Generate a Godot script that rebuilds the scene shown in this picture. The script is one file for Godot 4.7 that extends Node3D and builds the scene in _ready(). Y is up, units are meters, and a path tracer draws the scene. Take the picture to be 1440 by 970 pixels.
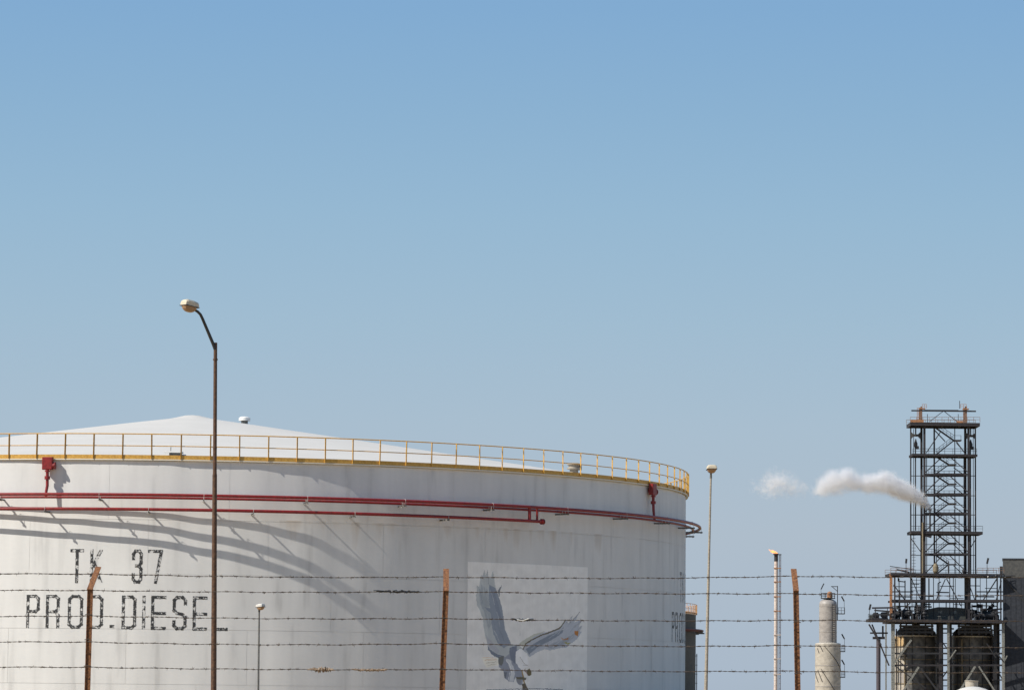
extends Node3D
# A white diesel storage tank behind a barbed wire fence, a refinery in the distance.
# y up, metres; the photographer stands at the origin and looks along -z.

const TANK_C := Vector3(-16.15, 0, -179.43)
const TANK_R := 25.0
const WALL_H := 11.93
const COKER := Vector3(85.73, 0, -700.00)
var M := {}
var unit_box: BoxMesh
var unit_rod: CylinderMesh
var used := {}

# members of the coker steelwork, in metres from the foot of its front frame: x, y, z, x, y, z, thickness, finish
const STEEL := {
	"column": [
		[-4.06,18.13,0,-4.06,56.78,0,0.42,"s"], [-4.06,18.13,-5,-4.06,56.78,-5,0.42,"s"], [4.65,18.22,0,4.65,56.87,0,0.42,"s"], [4.65,18.22,-5,4.65,56.87,-5,0.42,"s"], [-4.23,18.13,-1,-4.23,26.64,-1,0.62,"s"],
		[4.51,18.22,-1,4.51,26.73,-1,0.62,"s"], [-6.48,21.87,-2.5,-6.48,56.19,-2.5,0.24,"s"], [6.33,22,-2.5,6.33,56.33,-2.5,0.24,"s"], [-1.88,26.52,-2,-1.88,56.24,-2,0.28,"s"], [2.19,26.56,-2,2.19,56.28,-2,0.16,"s"],
		[-5.54,35.85,-2.5,-5.54,53.11,-2.5,0.22,"d"], [5.35,26.6,-2.5,5.35,53.22,-2.5,0.22,"d"], [-4.55,56.77,-1,-4.55,60.3,-1,0.34,"h"], [-4.55,56.77,-4,-4.55,60.3,-4,0.34,"h"], [4.3,56.87,-1,4.3,60.39,-1,0.34,"h"],
		[4.3,56.87,-4,4.3,60.39,-4,0.34,"h"], [3.04,59.95,-1,3.04,61.51,-1,0.11,"s"], [-5.25,56.77,-2,-5.25,60.15,-2,0.08,"r"], [-4.9,56.77,-2,-4.9,60.15,-2,0.08,"r"], [-3.22,57.07,-2,-3.22,58.9,-2,0.1,"s"],
		[2.89,57.14,-2,2.89,58.97,-2,0.1,"s"], [-10.66,18.06,0,-10.66,27.27,0,0.5,"r"], [-10.03,18.07,1,-10.03,26.57,1,0.26,"s"], [-5.42,21.88,-2,-5.42,26.48,-2,0.1,"s"], [-7.79,18.09,-1,-7.79,25.9,-1,0.2,"s"],
		[-2.06,18.15,-2,-2.06,26.66,-2,0.13,"s"], [-0.94,18.17,-2,-0.94,26.67,-2,0.1,"s"], [1.15,18.19,-2,1.15,26.69,-2,0.13,"s"], [1.85,18.2,-2,1.85,26.7,-2,0.13,"s"], [5.21,18.23,-2,5.21,26.74,-2,0.13,"s"],
		[8.42,18.27,-2,8.42,26.77,-2,0.13,"s"], [10.24,18.28,0,10.24,26.79,0,0.24,"s"], [10.94,18.29,0,10.94,26.8,0,0.24,"s"], [-10.59,0,3,-10.59,17.37,3,0.66,"c"], [-11.22,0,-4,-11.22,17.36,-4,0.26,"c"],
		[-13.24,0,1,-13.24,14.28,1,0.85,"u"], [-1.17,0,2,-1.17,17.47,2,0.55,"s"], [-0.4,0,-3,-0.4,17.48,-3,0.42,"s"], [0.23,0,3,0.23,17.48,3,0.42,"c"], [10.35,0,-3,10.35,17.59,-3,0.4,"s"],
		[10.98,0,3,10.98,17.6,3,0.5,"c"], [-13.94,18.17,2,-13.94,20.4,2,0.15,"s"], [-11.57,18.19,2,-11.57,20.42,2,0.12,"s"], [-8.91,15.16,1.4,-8.91,17.39,1.4,0.3,"d"], [-7.8,15.17,1.4,-7.8,17.4,1.4,0.3,"d"],
		[-6.54,15.18,1.4,-6.54,17.41,1.4,0.3,"d"], [-5.28,15.2,1.4,-5.28,17.42,1.4,0.3,"d"], [-4.03,15.21,1.4,-4.03,17.44,1.4,0.3,"d"], [-2.77,15.22,1.4,-2.77,17.45,1.4,0.3,"d"], [2.54,15.28,1.4,2.54,17.51,1.4,0.3,"d"],
		[3.79,15.29,1.4,3.79,17.52,1.4,0.3,"d"], [5.05,15.31,1.4,5.05,17.53,1.4,0.3,"d"], [6.44,15.32,1.4,6.44,17.55,1.4,0.3,"d"], [7.84,15.34,1.4,7.84,17.56,1.4,0.3,"d"], [8.82,15.35,1.4,8.82,17.57,1.4,0.3,"d"],
		[0.86,0,-2,0.86,16.51,-2,0.16,"s"], [-1.45,0,-2,-1.45,16.49,-2,0.14,"s"], [9.51,0,-2,9.51,16.61,-2,0.2,"s"], [-9.61,0,0,-9.61,16.4,0,0.22,"s"], [-9.47,18.08,-3,-9.47,21.7,-3,0.1,"d"],
		[-8.56,18.09,-4.7,-8.56,26.45,-4.7,0.16,"d"], [-8.21,18.09,-6.4,-8.21,24.22,-6.4,0.12,"d"], [-7.1,18.1,-3.1,-7.1,21.72,-3.1,0.22,"d"], [-5.98,18.11,-4.8,-5.98,26.48,-4.8,0.1,"d"], [-5.07,18.12,-6.5,-5.07,21.74,-6.5,0.16,"d"],
		[-3.32,18.14,-3.2,-3.32,21.76,-3.2,0.12,"d"], [-2.62,18.15,-4.9,-2.62,26.51,-4.9,0.22,"d"], [-0.39,18.17,-6.6,-0.39,24.3,-6.6,0.1,"d"], [0.59,18.18,-3.3,0.59,21.81,-3.3,0.16,"d"], [2.62,18.2,-5,2.62,26.57,-5,0.12,"d"],
		[3.1,18.21,-6.7,3.1,21.83,-6.7,0.22,"d"], [3.66,18.21,-3.4,3.66,21.84,-3.4,0.1,"d"], [5.42,18.23,-5.1,5.42,26.6,-5.1,0.16,"d"], [5.76,18.24,-6.8,5.76,24.37,-6.8,0.12,"d"], [6.73,18.25,-3.5,6.73,21.87,-3.5,0.22,"d"],
		[7.59,18.26,-5.2,7.59,26.62,-5.2,0.1,"d"], [8.97,18.27,-6.9,8.97,21.89,-6.9,0.16,"d"], [9.6,18.28,-3.6,9.6,21.9,-3.6,0.12,"d"], [-1.3,0,0,-1.3,17.47,0,0.8,"d"], [-0.61,0,-1.5,-0.61,17.47,-1.5,0.7,"d"],
		[0.79,0,1,0.79,17.49,1,0.5,"d"], [1.35,0,-2,1.35,17.49,-2,0.35,"d"], [9.8,0,0,9.8,17.58,0,0.6,"d"], [10.56,0,-2,10.56,17.59,-2,0.7,"d"], [-3.51,27.34,-1,-3.51,50.6,-1,0.15,"d"],
		[3.86,27.42,-1,3.86,50.68,-1,0.15,"d"], [5.84,27.44,-2,5.84,56.04,-2,0.11,"d"], [-5.96,27.32,-2,-5.96,55.92,-2,0.1,"d"], [-1.35,27.36,-3,-1.35,35.33,-3,0.12,"d"], [3.14,27.41,-3,3.14,39.16,-3,0.12,"d"],
	],
	"beam": [
		[-4.14,46.8,0,4.62,46.89,0,0.32,"s"], [-4.14,46.8,-5,4.62,46.89,-5,0.32,"s"], [-6.48,46.63,-2.5,6.31,46.77,-2.5,0.13,"s"], [-4.14,42.87,0,4.62,42.96,0,0.32,"s"], [-4.14,42.87,-5,4.62,42.96,-5,0.32,"s"],
		[-6.48,42.7,-2.5,6.3,42.84,-2.5,0.13,"s"], [-4.15,39.08,0,4.61,39.18,0,0.32,"s"], [-4.15,39.08,-5,4.61,39.18,-5,0.32,"s"], [-6.49,38.92,-2.5,6.29,39.05,-2.5,0.13,"s"], [-4.15,31.11,0,4.59,31.2,0,0.32,"s"],
		[-4.15,31.11,-5,4.59,31.2,-5,0.32,"s"], [-6.49,30.94,-2.5,6.27,31.08,-2.5,0.13,"s"], [-6.52,59.47,-1,6.27,59.47,-1,0.26,"d"], [-3.57,59.84,-4,3.18,59.87,-4,0.15,"s"], [-10.45,23.64,0,-6.26,23.68,0,0.22,"s"],
		[6.18,23.82,0,11.35,23.87,0,0.22,"s"], [-10.59,21.83,0.6,11.35,22.06,0.6,0.5,"s"], [-10.59,21.83,-6,11.35,22.06,-6,0.4,"s"], [-0.95,24.86,-0.5,1.85,24.89,-0.5,0.13,"s"], [-14.36,14.54,1,-11.99,14.57,1,0.5,"s"],
		[-14.78,15.51,0,-11.29,15.55,0,0.3,"s"], [-10.45,11.53,3,11.03,11.75,3,0.32,"d"], [-10.45,9.23,3,11.03,9.46,3,0.32,"s"], [-10.45,14.17,0,-9.47,14.18,0,0.3,"s"], [-1.66,16.49,0,1.7,16.52,0,0.3,"s"],
		[-1.66,15.65,0,1.69,15.69,0,0.2,"s"], [9.23,16.33,0,11.19,16.35,0,0.2,"s"], [9.21,6.6,0,11.16,6.62,0,0.25,"s"], [-1.67,6.48,0,1.68,6.52,0,0.25,"s"], [-11.99,11.23,-1,-10.59,11.25,-1,0.14,"s"],
		[-14.5,20.39,1,-10.31,20.5,1,0.32,"s"], [-9.19,16.9,1.5,-2.49,16.97,1.5,0.42,"d"], [2.26,17.02,1.5,8.96,17.09,1.5,0.42,"d"], [-9.19,16.34,1.5,-2.49,16.41,1.5,0.42,"d"], [2.25,16.46,1.5,8.96,16.53,1.5,0.42,"d"],
		[-9.19,15.71,1.5,-2.49,15.78,1.5,0.42,"d"], [2.25,15.83,1.5,8.95,15.9,1.5,0.42,"d"], [-1.52,13.71,-5,1.55,13.74,-5,0.16,"s"], [-1.52,12.73,-5,1.55,12.77,-5,0.16,"s"], [-1.52,10.51,-5,1.55,10.54,-5,0.16,"s"],
		[-1.53,8.01,-5,1.54,8.04,-5,0.16,"s"], [-1.53,5.37,-5,1.54,5.4,-5,0.16,"s"], [9.37,15.49,-1,11.05,15.51,-1,0.16,"s"], [9.37,13.82,-1,11.04,13.84,-1,0.16,"s"], [9.36,12.71,-1,11.04,12.73,-1,0.16,"s"],
		[9.36,10.62,-1,11.03,10.64,-1,0.16,"s"], [9.35,8.12,-1,11.02,8.14,-1,0.16,"s"], [-4.14,48.76,-5,4.63,48.86,-5,0.1,"s"], [-4.14,44.83,-5,4.62,44.93,-5,0.1,"s"], [-4.15,41.05,-5,4.61,41.14,-5,0.1,"s"],
		[-4.15,37.26,-5,4.6,37.36,-5,0.1,"s"], [-4.15,33.2,-5,4.59,33.3,-5,0.1,"s"], [-4.16,29.15,-5,4.59,29.24,-5,0.1,"s"],
	],
	"stair_stringer": [
		[-1.74,56.1,-0.6,1.9,53.61,-0.6,0.2,"s"], [-1.74,56.1,-1.4,1.9,53.61,-1.4,0.2,"s"], [1.9,53.61,-1.9,-1.47,50.9,-1.9,0.2,"s"], [1.9,53.61,-2.7,-1.47,50.9,-2.7,0.2,"s"], [-1.75,50.47,-0.6,0.91,48.82,-0.6,0.2,"s"],
		[-1.75,50.47,-1.4,0.91,48.82,-1.4,0.2,"s"], [0.91,48.82,-1.9,-1.48,47.11,-1.9,0.2,"s"], [0.91,48.82,-2.7,-1.48,47.11,-2.7,0.2,"s"], [-1.76,46.68,-0.6,0.9,44.96,-0.6,0.2,"s"], [-1.76,46.68,-1.4,0.9,44.96,-1.4,0.2,"s"],
		[0.9,44.96,-1.9,-1.48,43.18,-1.9,0.2,"s"], [0.9,44.96,-2.7,-1.48,43.18,-2.7,0.2,"s"], [-1.76,42.75,-0.6,0.9,41.1,-0.6,0.2,"s"], [-1.76,42.75,-1.4,0.9,41.1,-1.4,0.2,"s"], [0.9,41.1,-1.9,-1.49,39.39,-1.9,0.2,"s"],
		[0.9,41.1,-2.7,-1.49,39.39,-2.7,0.2,"s"], [-1.77,38.97,-0.6,0.89,37.32,-0.6,0.2,"s"], [-1.77,38.97,-1.4,0.89,37.32,-1.4,0.2,"s"], [0.89,37.32,-1.9,-1.49,35.61,-1.9,0.2,"s"], [0.89,37.32,-2.7,-1.49,35.61,-2.7,0.2,"s"],
		[-1.77,35.19,-0.6,0.89,33.33,-0.6,0.2,"s"], [-1.77,35.19,-1.4,0.89,33.33,-1.4,0.2,"s"], [0.89,33.33,-1.9,-1.5,31.41,-1.9,0.2,"s"], [0.89,33.33,-2.7,-1.5,31.41,-2.7,0.2,"s"], [-1.78,30.99,-0.6,0.88,29.13,-0.6,0.2,"s"],
		[-1.78,30.99,-1.4,0.88,29.13,-1.4,0.2,"s"], [0.88,29.13,-1.9,-1.5,27.22,-1.9,0.2,"s"], [0.88,29.13,-2.7,-1.5,27.22,-2.7,0.2,"s"],
	],
	"handrail": [
		[-1.74,57.09,-0.6,1.9,54.59,-0.6,0.07,"s"], [-1.74,56.59,-0.6,1.9,54.1,-0.6,0.05,"s"], [-1.02,55.6,-0.6,-1.01,56.59,-0.6,0.05,"s"], [-0.29,55.1,-0.6,-0.28,56.09,-0.6,0.05,"s"], [0.44,54.6,-0.6,0.44,55.59,-0.6,0.05,"s"],
		[1.17,54.11,-0.6,1.17,55.09,-0.6,0.05,"s"], [1.9,54.59,-1.9,-1.47,51.88,-1.9,0.07,"s"], [1.9,54.1,-1.9,-1.47,51.39,-1.9,0.05,"s"], [1.23,53.07,-1.9,1.23,54.05,-1.9,0.05,"s"], [0.55,52.52,-1.9,0.55,53.51,-1.9,0.05,"s"],
		[-0.12,51.98,-1.9,-0.12,52.97,-1.9,0.05,"s"], [-0.8,51.44,-1.9,-0.79,52.42,-1.9,0.05,"s"], [3.23,53.62,-0.6,3.24,54.61,-0.6,0.06,"s"], [1.9,54.59,-0.6,3.24,54.61,-0.6,0.06,"s"], [-1.75,51.46,-0.6,0.91,49.8,-0.6,0.07,"s"],
		[-1.75,50.97,-0.6,0.91,49.31,-0.6,0.05,"s"], [-1.22,50.14,-0.6,-1.22,51.13,-0.6,0.05,"s"], [-0.69,49.81,-0.6,-0.69,50.8,-0.6,0.05,"s"], [-0.15,49.48,-0.6,-0.15,50.46,-0.6,0.05,"s"], [0.38,49.15,-0.6,0.38,50.13,-0.6,0.05,"s"],
		[0.91,49.8,-1.9,-1.47,48.09,-1.9,0.07,"s"], [0.91,49.31,-1.9,-1.47,47.6,-1.9,0.05,"s"], [0.43,48.47,-1.9,0.44,49.46,-1.9,0.05,"s"], [-0.04,48.13,-1.9,-0.04,49.12,-1.9,0.05,"s"], [-0.52,47.79,-1.9,-0.52,48.77,-1.9,0.05,"s"],
		[-1,47.45,-1.9,-1,48.43,-1.9,0.05,"s"], [2.24,48.83,-0.6,2.25,49.81,-0.6,0.06,"s"], [0.91,49.8,-0.6,2.25,49.81,-0.6,0.06,"s"], [-1.76,47.66,-0.6,0.91,45.94,-0.6,0.07,"s"], [-1.76,47.17,-0.6,0.91,45.45,-0.6,0.05,"s"],
		[-1.22,46.34,-0.6,-1.22,47.32,-0.6,0.05,"s"], [-0.69,45.99,-0.6,-0.69,46.97,-0.6,0.05,"s"], [-0.16,45.65,-0.6,-0.16,46.63,-0.6,0.05,"s"], [0.37,45.3,-0.6,0.37,46.28,-0.6,0.05,"s"], [0.91,45.94,-1.9,-1.48,44.16,-1.9,0.07,"s"],
		[0.91,45.45,-1.9,-1.48,43.67,-1.9,0.05,"s"], [0.43,44.6,-1.9,0.43,45.58,-1.9,0.05,"s"], [-0.05,44.24,-1.9,-0.05,45.23,-1.9,0.05,"s"], [-0.53,43.89,-1.9,-0.53,44.87,-1.9,0.05,"s"], [-1,43.53,-1.9,-1,44.51,-1.9,0.05,"s"],
		[2.24,44.97,-0.6,2.24,45.95,-0.6,0.06,"s"], [0.91,45.94,-0.6,2.24,45.95,-0.6,0.06,"s"], [-1.76,43.73,-0.6,0.9,42.08,-0.6,0.07,"s"], [-1.76,43.24,-0.6,0.9,41.59,-0.6,0.05,"s"], [-1.23,42.42,-0.6,-1.23,43.4,-0.6,0.05,"s"],
		[-0.7,42.09,-0.6,-0.7,43.07,-0.6,0.05,"s"], [-0.17,41.76,-0.6,-0.16,42.74,-0.6,0.05,"s"], [0.37,41.43,-0.6,0.37,42.41,-0.6,0.05,"s"], [0.9,42.08,-1.9,-1.48,40.37,-1.9,0.07,"s"], [0.9,41.59,-1.9,-1.48,39.88,-1.9,0.05,"s"],
		[0.42,40.76,-1.9,0.42,41.74,-1.9,0.05,"s"], [-0.06,40.42,-1.9,-0.05,41.4,-1.9,0.05,"s"], [-0.53,40.07,-1.9,-0.53,41.06,-1.9,0.05,"s"], [-1.01,39.73,-1.9,-1.01,40.71,-1.9,0.05,"s"], [2.23,41.11,-0.6,2.23,42.09,-0.6,0.06,"s"],
		[0.9,42.08,-0.6,2.23,42.09,-0.6,0.06,"s"], [-1.76,39.95,-0.6,0.89,38.3,-0.6,0.07,"s"], [-1.77,39.46,-0.6,0.89,37.81,-0.6,0.05,"s"], [-1.23,38.64,-0.6,-1.23,39.62,-0.6,0.05,"s"], [-0.7,38.31,-0.6,-0.7,39.29,-0.6,0.05,"s"],
		[-0.17,37.98,-0.6,-0.17,38.96,-0.6,0.05,"s"], [0.36,37.65,-0.6,0.36,38.63,-0.6,0.05,"s"], [0.89,38.3,-1.9,-1.49,36.59,-1.9,0.07,"s"], [0.89,37.81,-1.9,-1.49,36.1,-1.9,0.05,"s"], [0.42,36.98,-1.9,0.42,37.96,-1.9,0.05,"s"],
		[-0.06,36.63,-1.9,-0.06,37.61,-1.9,0.05,"s"], [-0.54,36.29,-1.9,-0.54,37.27,-1.9,0.05,"s"], [-1.01,35.95,-1.9,-1.01,36.93,-1.9,0.05,"s"], [2.22,37.33,-0.6,2.22,38.31,-0.6,0.06,"s"], [0.89,38.3,-0.6,2.22,38.31,-0.6,0.06,"s"],
		[-1.77,36.17,-0.6,0.89,34.31,-0.6,0.07,"s"], [-1.77,35.68,-0.6,0.89,33.82,-0.6,0.05,"s"], [-1.24,34.82,-0.6,-1.24,35.8,-0.6,0.05,"s"], [-0.71,34.44,-0.6,-0.71,35.42,-0.6,0.05,"s"], [-0.18,34.07,-0.6,-0.18,35.05,-0.6,0.05,"s"],
		[0.35,33.7,-0.6,0.36,34.68,-0.6,0.05,"s"], [0.89,34.31,-1.9,-1.49,32.39,-1.9,0.07,"s"], [0.89,33.82,-1.9,-1.5,31.9,-1.9,0.05,"s"], [0.41,32.95,-1.9,0.41,33.92,-1.9,0.05,"s"], [-0.07,32.56,-1.9,-0.07,33.54,-1.9,0.05,"s"],
		[-0.54,32.18,-1.9,-0.54,33.16,-1.9,0.05,"s"], [-1.02,31.8,-1.9,-1.02,32.78,-1.9,0.05,"s"], [2.22,33.34,-0.6,2.22,34.32,-0.6,0.06,"s"], [0.89,34.31,-0.6,2.22,34.32,-0.6,0.06,"s"], [-1.78,31.97,-0.6,0.88,30.11,-0.6,0.07,"s"],
		[-1.78,31.48,-0.6,0.88,29.62,-0.6,0.05,"s"], [-1.25,30.62,-0.6,-1.24,31.6,-0.6,0.05,"s"], [-0.71,30.25,-0.6,-0.71,31.23,-0.6,0.05,"s"], [-0.18,29.88,-0.6,-0.18,30.86,-0.6,0.05,"s"], [0.35,29.51,-0.6,0.35,30.48,-0.6,0.05,"s"],
		[0.88,30.11,-1.9,-1.5,28.2,-1.9,0.07,"s"], [0.88,29.62,-1.9,-1.5,27.71,-1.9,0.05,"s"], [0.4,28.75,-1.9,0.4,29.73,-1.9,0.05,"s"], [-0.07,28.37,-1.9,-0.07,29.35,-1.9,0.05,"s"], [-0.55,27.99,-1.9,-0.55,28.97,-1.9,0.05,"s"],
		[-1.03,27.61,-1.9,-1.02,28.58,-1.9,0.05,"s"], [2.21,29.15,-0.6,2.21,30.13,-0.6,0.06,"s"], [0.88,30.11,-0.6,2.21,30.13,-0.6,0.06,"s"], [-6.94,58.02,0.8,6.82,58.16,0.8,0.07,"h"], [-6.94,57.52,0.8,6.82,57.67,0.8,0.05,"h"],
		[-6.94,57.03,0.8,-6.94,58.02,0.8,0.06,"h"], [-5.69,57.04,0.8,-5.69,58.03,0.8,0.06,"h"], [-4.44,57.06,0.8,-4.44,58.04,0.8,0.06,"h"], [-3.19,57.07,0.8,-3.18,58.06,0.8,0.06,"h"], [-1.93,57.08,0.8,-1.93,58.07,0.8,0.06,"h"],
		[-0.68,57.1,0.8,-0.68,58.08,0.8,0.06,"h"], [0.57,57.11,0.8,0.57,58.1,0.8,0.06,"h"], [1.82,57.12,0.8,1.82,58.11,0.8,0.06,"h"], [3.07,57.14,0.8,3.07,58.12,0.8,0.06,"h"], [4.32,57.15,0.8,4.32,58.14,0.8,0.06,"h"],
		[5.57,57.16,0.8,5.57,58.15,0.8,0.06,"h"], [6.82,57.18,0.8,6.82,58.16,0.8,0.06,"h"], [-6.94,58.02,-6,6.82,58.16,-6,0.07,"h"], [-6.94,57.52,-6,6.82,57.67,-6,0.05,"h"], [-6.94,57.03,-6,-6.94,58.02,-6,0.06,"h"],
		[-5.69,57.04,-6,-5.69,58.03,-6,0.06,"h"], [-4.44,57.06,-6,-4.44,58.04,-6,0.06,"h"], [-3.19,57.07,-6,-3.18,58.06,-6,0.06,"h"], [-1.93,57.08,-6,-1.93,58.07,-6,0.06,"h"], [-0.68,57.1,-6,-0.68,58.08,-6,0.06,"h"],
		[0.57,57.11,-6,0.57,58.1,-6,0.06,"h"], [1.82,57.12,-6,1.82,58.11,-6,0.06,"h"], [3.07,57.14,-6,3.07,58.12,-6,0.06,"h"], [4.32,57.15,-6,4.32,58.14,-6,0.06,"h"], [5.57,57.16,-6,5.57,58.15,-6,0.06,"h"],
		[6.82,57.18,-6,6.82,58.16,-6,0.06,"h"], [-6.38,51.83,0.2,6.25,51.97,0.2,0.07,"d"], [-6.38,51.34,0.2,6.25,51.47,0.2,0.05,"d"], [-6.38,50.85,0.2,-6.38,51.83,0.2,0.06,"d"], [-4.8,50.86,0.2,-4.8,51.85,0.2,0.06,"d"],
		[-3.22,50.88,0.2,-3.22,51.86,0.2,0.06,"d"], [-1.65,50.9,0.2,-1.64,51.88,0.2,0.06,"d"], [-0.07,50.91,0.2,-0.07,51.9,0.2,0.06,"d"], [1.51,50.93,0.2,1.51,51.92,0.2,0.06,"d"], [3.09,50.95,0.2,3.09,51.93,0.2,0.06,"d"],
		[4.67,50.96,0.2,4.67,51.95,0.2,0.06,"d"], [6.25,50.98,0.2,6.25,51.97,0.2,0.06,"d"], [-6.81,36.53,0.6,7.33,36.68,0.6,0.07,"d"], [-6.81,36.04,0.6,7.33,36.19,0.6,0.05,"d"], [-6.81,35.55,0.6,-6.81,36.53,0.6,0.06,"d"],
		[-5.24,35.57,0.6,-5.24,36.55,0.6,0.06,"d"], [-3.67,35.59,0.6,-3.67,36.57,0.6,0.06,"d"], [-2.1,35.6,0.6,-2.1,36.58,0.6,0.06,"d"], [-0.53,35.62,0.6,-0.52,36.6,0.6,0.06,"d"], [1.04,35.64,0.6,1.05,36.62,0.6,0.06,"d"],
		[2.62,35.65,0.6,2.62,36.63,0.6,0.06,"d"], [4.19,35.67,0.6,4.19,36.65,0.6,0.06,"d"], [5.76,35.69,0.6,5.76,36.67,0.6,0.06,"d"], [7.33,35.71,0.6,7.33,36.68,0.6,0.06,"d"], [-10.87,28.24,1.5,-6.53,28.29,1.5,0.07,"h"],
		[-10.87,27.75,1.5,-6.53,27.8,1.5,0.05,"h"], [-10.87,27.26,1.5,-10.87,28.24,1.5,0.06,"h"], [-9.79,27.28,1.5,-9.79,28.25,1.5,0.06,"h"], [-8.7,27.29,1.5,-8.7,28.26,1.5,0.06,"h"], [-7.62,27.3,1.5,-7.62,28.28,1.5,0.06,"h"],
		[-6.53,27.31,1.5,-6.53,28.29,1.5,0.06,"h"], [6.19,28.42,1.5,11.37,28.48,1.5,0.07,"h"], [6.19,27.93,1.5,11.36,27.99,1.5,0.05,"h"], [6.19,27.45,1.5,6.19,28.42,1.5,0.06,"h"], [7.22,27.46,1.5,7.23,28.43,1.5,0.06,"h"],
		[8.26,27.47,1.5,8.26,28.44,1.5,0.06,"h"], [9.29,27.48,1.5,9.3,28.46,1.5,0.06,"h"], [10.33,27.49,1.5,10.33,28.47,1.5,0.06,"h"], [11.36,27.5,1.5,11.37,28.48,1.5,0.06,"h"], [-10.87,28.24,-9,11.37,28.48,-9,0.07,"h"],
		[-10.87,27.75,-9,11.36,27.99,-9,0.05,"h"], [-10.87,27.26,-9,-10.87,28.24,-9,0.06,"h"], [-8.85,27.29,-9,-8.85,28.26,-9,0.06,"h"], [-6.83,27.31,-9,-6.83,28.28,-9,0.06,"h"], [-4.81,27.33,-9,-4.81,28.31,-9,0.06,"h"],
		[-2.79,27.35,-9,-2.78,28.33,-9,0.06,"h"], [-0.76,27.37,-9,-0.76,28.35,-9,0.06,"h"], [1.26,27.39,-9,1.26,28.37,-9,0.06,"h"], [3.28,27.41,-9,3.28,28.39,-9,0.06,"h"], [5.3,27.44,-9,5.3,28.41,-9,0.06,"h"],
		[7.32,27.46,-9,7.32,28.43,-9,0.06,"h"], [9.34,27.48,-9,9.34,28.46,-9,0.06,"h"], [11.36,27.5,-9,11.37,28.48,-9,0.06,"h"], [-4.41,60.72,-0.6,-3.57,60.73,-0.6,0.07,"r"], [-4.41,60.3,-0.6,-3.57,60.31,-0.6,0.05,"r"],
		[-4.41,59.88,-0.6,-4.41,60.72,-0.6,0.06,"r"], [-3.99,59.88,-0.6,-3.99,60.73,-0.6,0.06,"r"], [-3.57,59.88,-0.6,-3.57,60.73,-0.6,0.06,"r"], [3.18,60.8,-0.6,4.3,60.81,-0.6,0.07,"r"], [3.18,60.38,-0.6,4.3,60.39,-0.6,0.05,"r"],
		[3.18,59.96,-0.6,3.18,60.8,-0.6,0.06,"r"], [3.74,59.96,-0.6,3.74,60.81,-0.6,0.06,"r"], [4.3,59.97,-0.6,4.3,60.81,-0.6,0.06,"r"], [-15.48,19.13,3.5,-10.31,19.18,3.5,0.07,"d"], [-15.48,18.64,3.5,-10.31,18.69,3.5,0.05,"d"],
		[-15.48,18.15,3.5,-15.48,19.13,3.5,0.06,"d"], [-14.44,18.16,3.5,-14.44,19.14,3.5,0.06,"d"], [-13.41,18.17,3.5,-13.41,19.15,3.5,0.06,"d"], [-12.38,18.18,3.5,-12.38,19.16,3.5,0.06,"d"], [-11.34,18.19,3.5,-11.34,19.17,3.5,0.06,"d"],
		[-10.31,18.21,3.5,-10.31,19.18,3.5,0.06,"d"], [-3.3,47.79,0.1,-1.9,47.8,0.1,0.07,"d"], [-3.3,47.3,0.1,-1.9,47.31,0.1,0.05,"d"], [-3.3,46.81,0.1,-3.3,47.79,0.1,0.06,"d"], [-2.6,46.81,0.1,-2.6,47.8,0.1,0.06,"d"],
		[-1.9,46.82,0.1,-1.9,47.8,0.1,0.06,"d"], [-3.3,43.86,0.1,-1.9,43.87,0.1,0.07,"d"], [-3.3,43.37,0.1,-1.9,43.38,0.1,0.05,"d"], [-3.3,42.88,0.1,-3.3,43.86,0.1,0.06,"d"], [-2.6,42.88,0.1,-2.6,43.87,0.1,0.06,"d"],
		[-1.9,42.89,0.1,-1.9,43.87,0.1,0.06,"d"], [-3.31,40.07,0.1,-1.9,40.09,0.1,0.07,"d"], [-3.31,39.58,0.1,-1.91,39.6,0.1,0.05,"d"], [-3.31,39.09,0.1,-3.31,40.07,0.1,0.06,"d"], [-2.61,39.1,0.1,-2.61,40.08,0.1,0.06,"d"],
		[-1.91,39.11,0.1,-1.9,40.09,0.1,0.06,"d"], [-3.31,32.09,0.1,-1.91,32.11,0.1,0.07,"d"], [-3.31,31.61,0.1,-1.92,31.62,0.1,0.05,"d"], [-3.32,31.12,0.1,-3.31,32.09,0.1,0.06,"d"], [-2.62,31.12,0.1,-2.61,32.1,0.1,0.06,"d"],
		[-1.92,31.13,0.1,-1.91,32.11,0.1,0.06,"d"], [-1.61,47.81,-4.8,4.42,47.87,-4.8,0.07,"d"], [-1.62,47.32,-4.8,4.41,47.38,-4.8,0.05,"d"], [-1.62,46.82,-4.8,-1.61,47.81,-4.8,0.06,"d"], [-0.61,46.83,-4.8,-0.61,47.82,-4.8,0.06,"d"],
		[0.39,46.85,-4.8,0.4,47.83,-4.8,0.06,"d"], [1.4,46.86,-4.8,1.4,47.84,-4.8,0.06,"d"], [2.4,46.87,-4.8,2.41,47.85,-4.8,0.06,"d"], [3.41,46.88,-4.8,3.41,47.86,-4.8,0.06,"d"], [4.41,46.89,-4.8,4.42,47.87,-4.8,0.06,"d"],
		[-1.62,43.88,-4.8,4.41,43.94,-4.8,0.07,"d"], [-1.62,43.39,-4.8,4.41,43.45,-4.8,0.05,"d"], [-1.62,42.89,-4.8,-1.62,43.88,-4.8,0.06,"d"], [-0.62,42.91,-4.8,-0.62,43.89,-4.8,0.06,"d"], [0.39,42.92,-4.8,0.39,43.9,-4.8,0.06,"d"],
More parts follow.
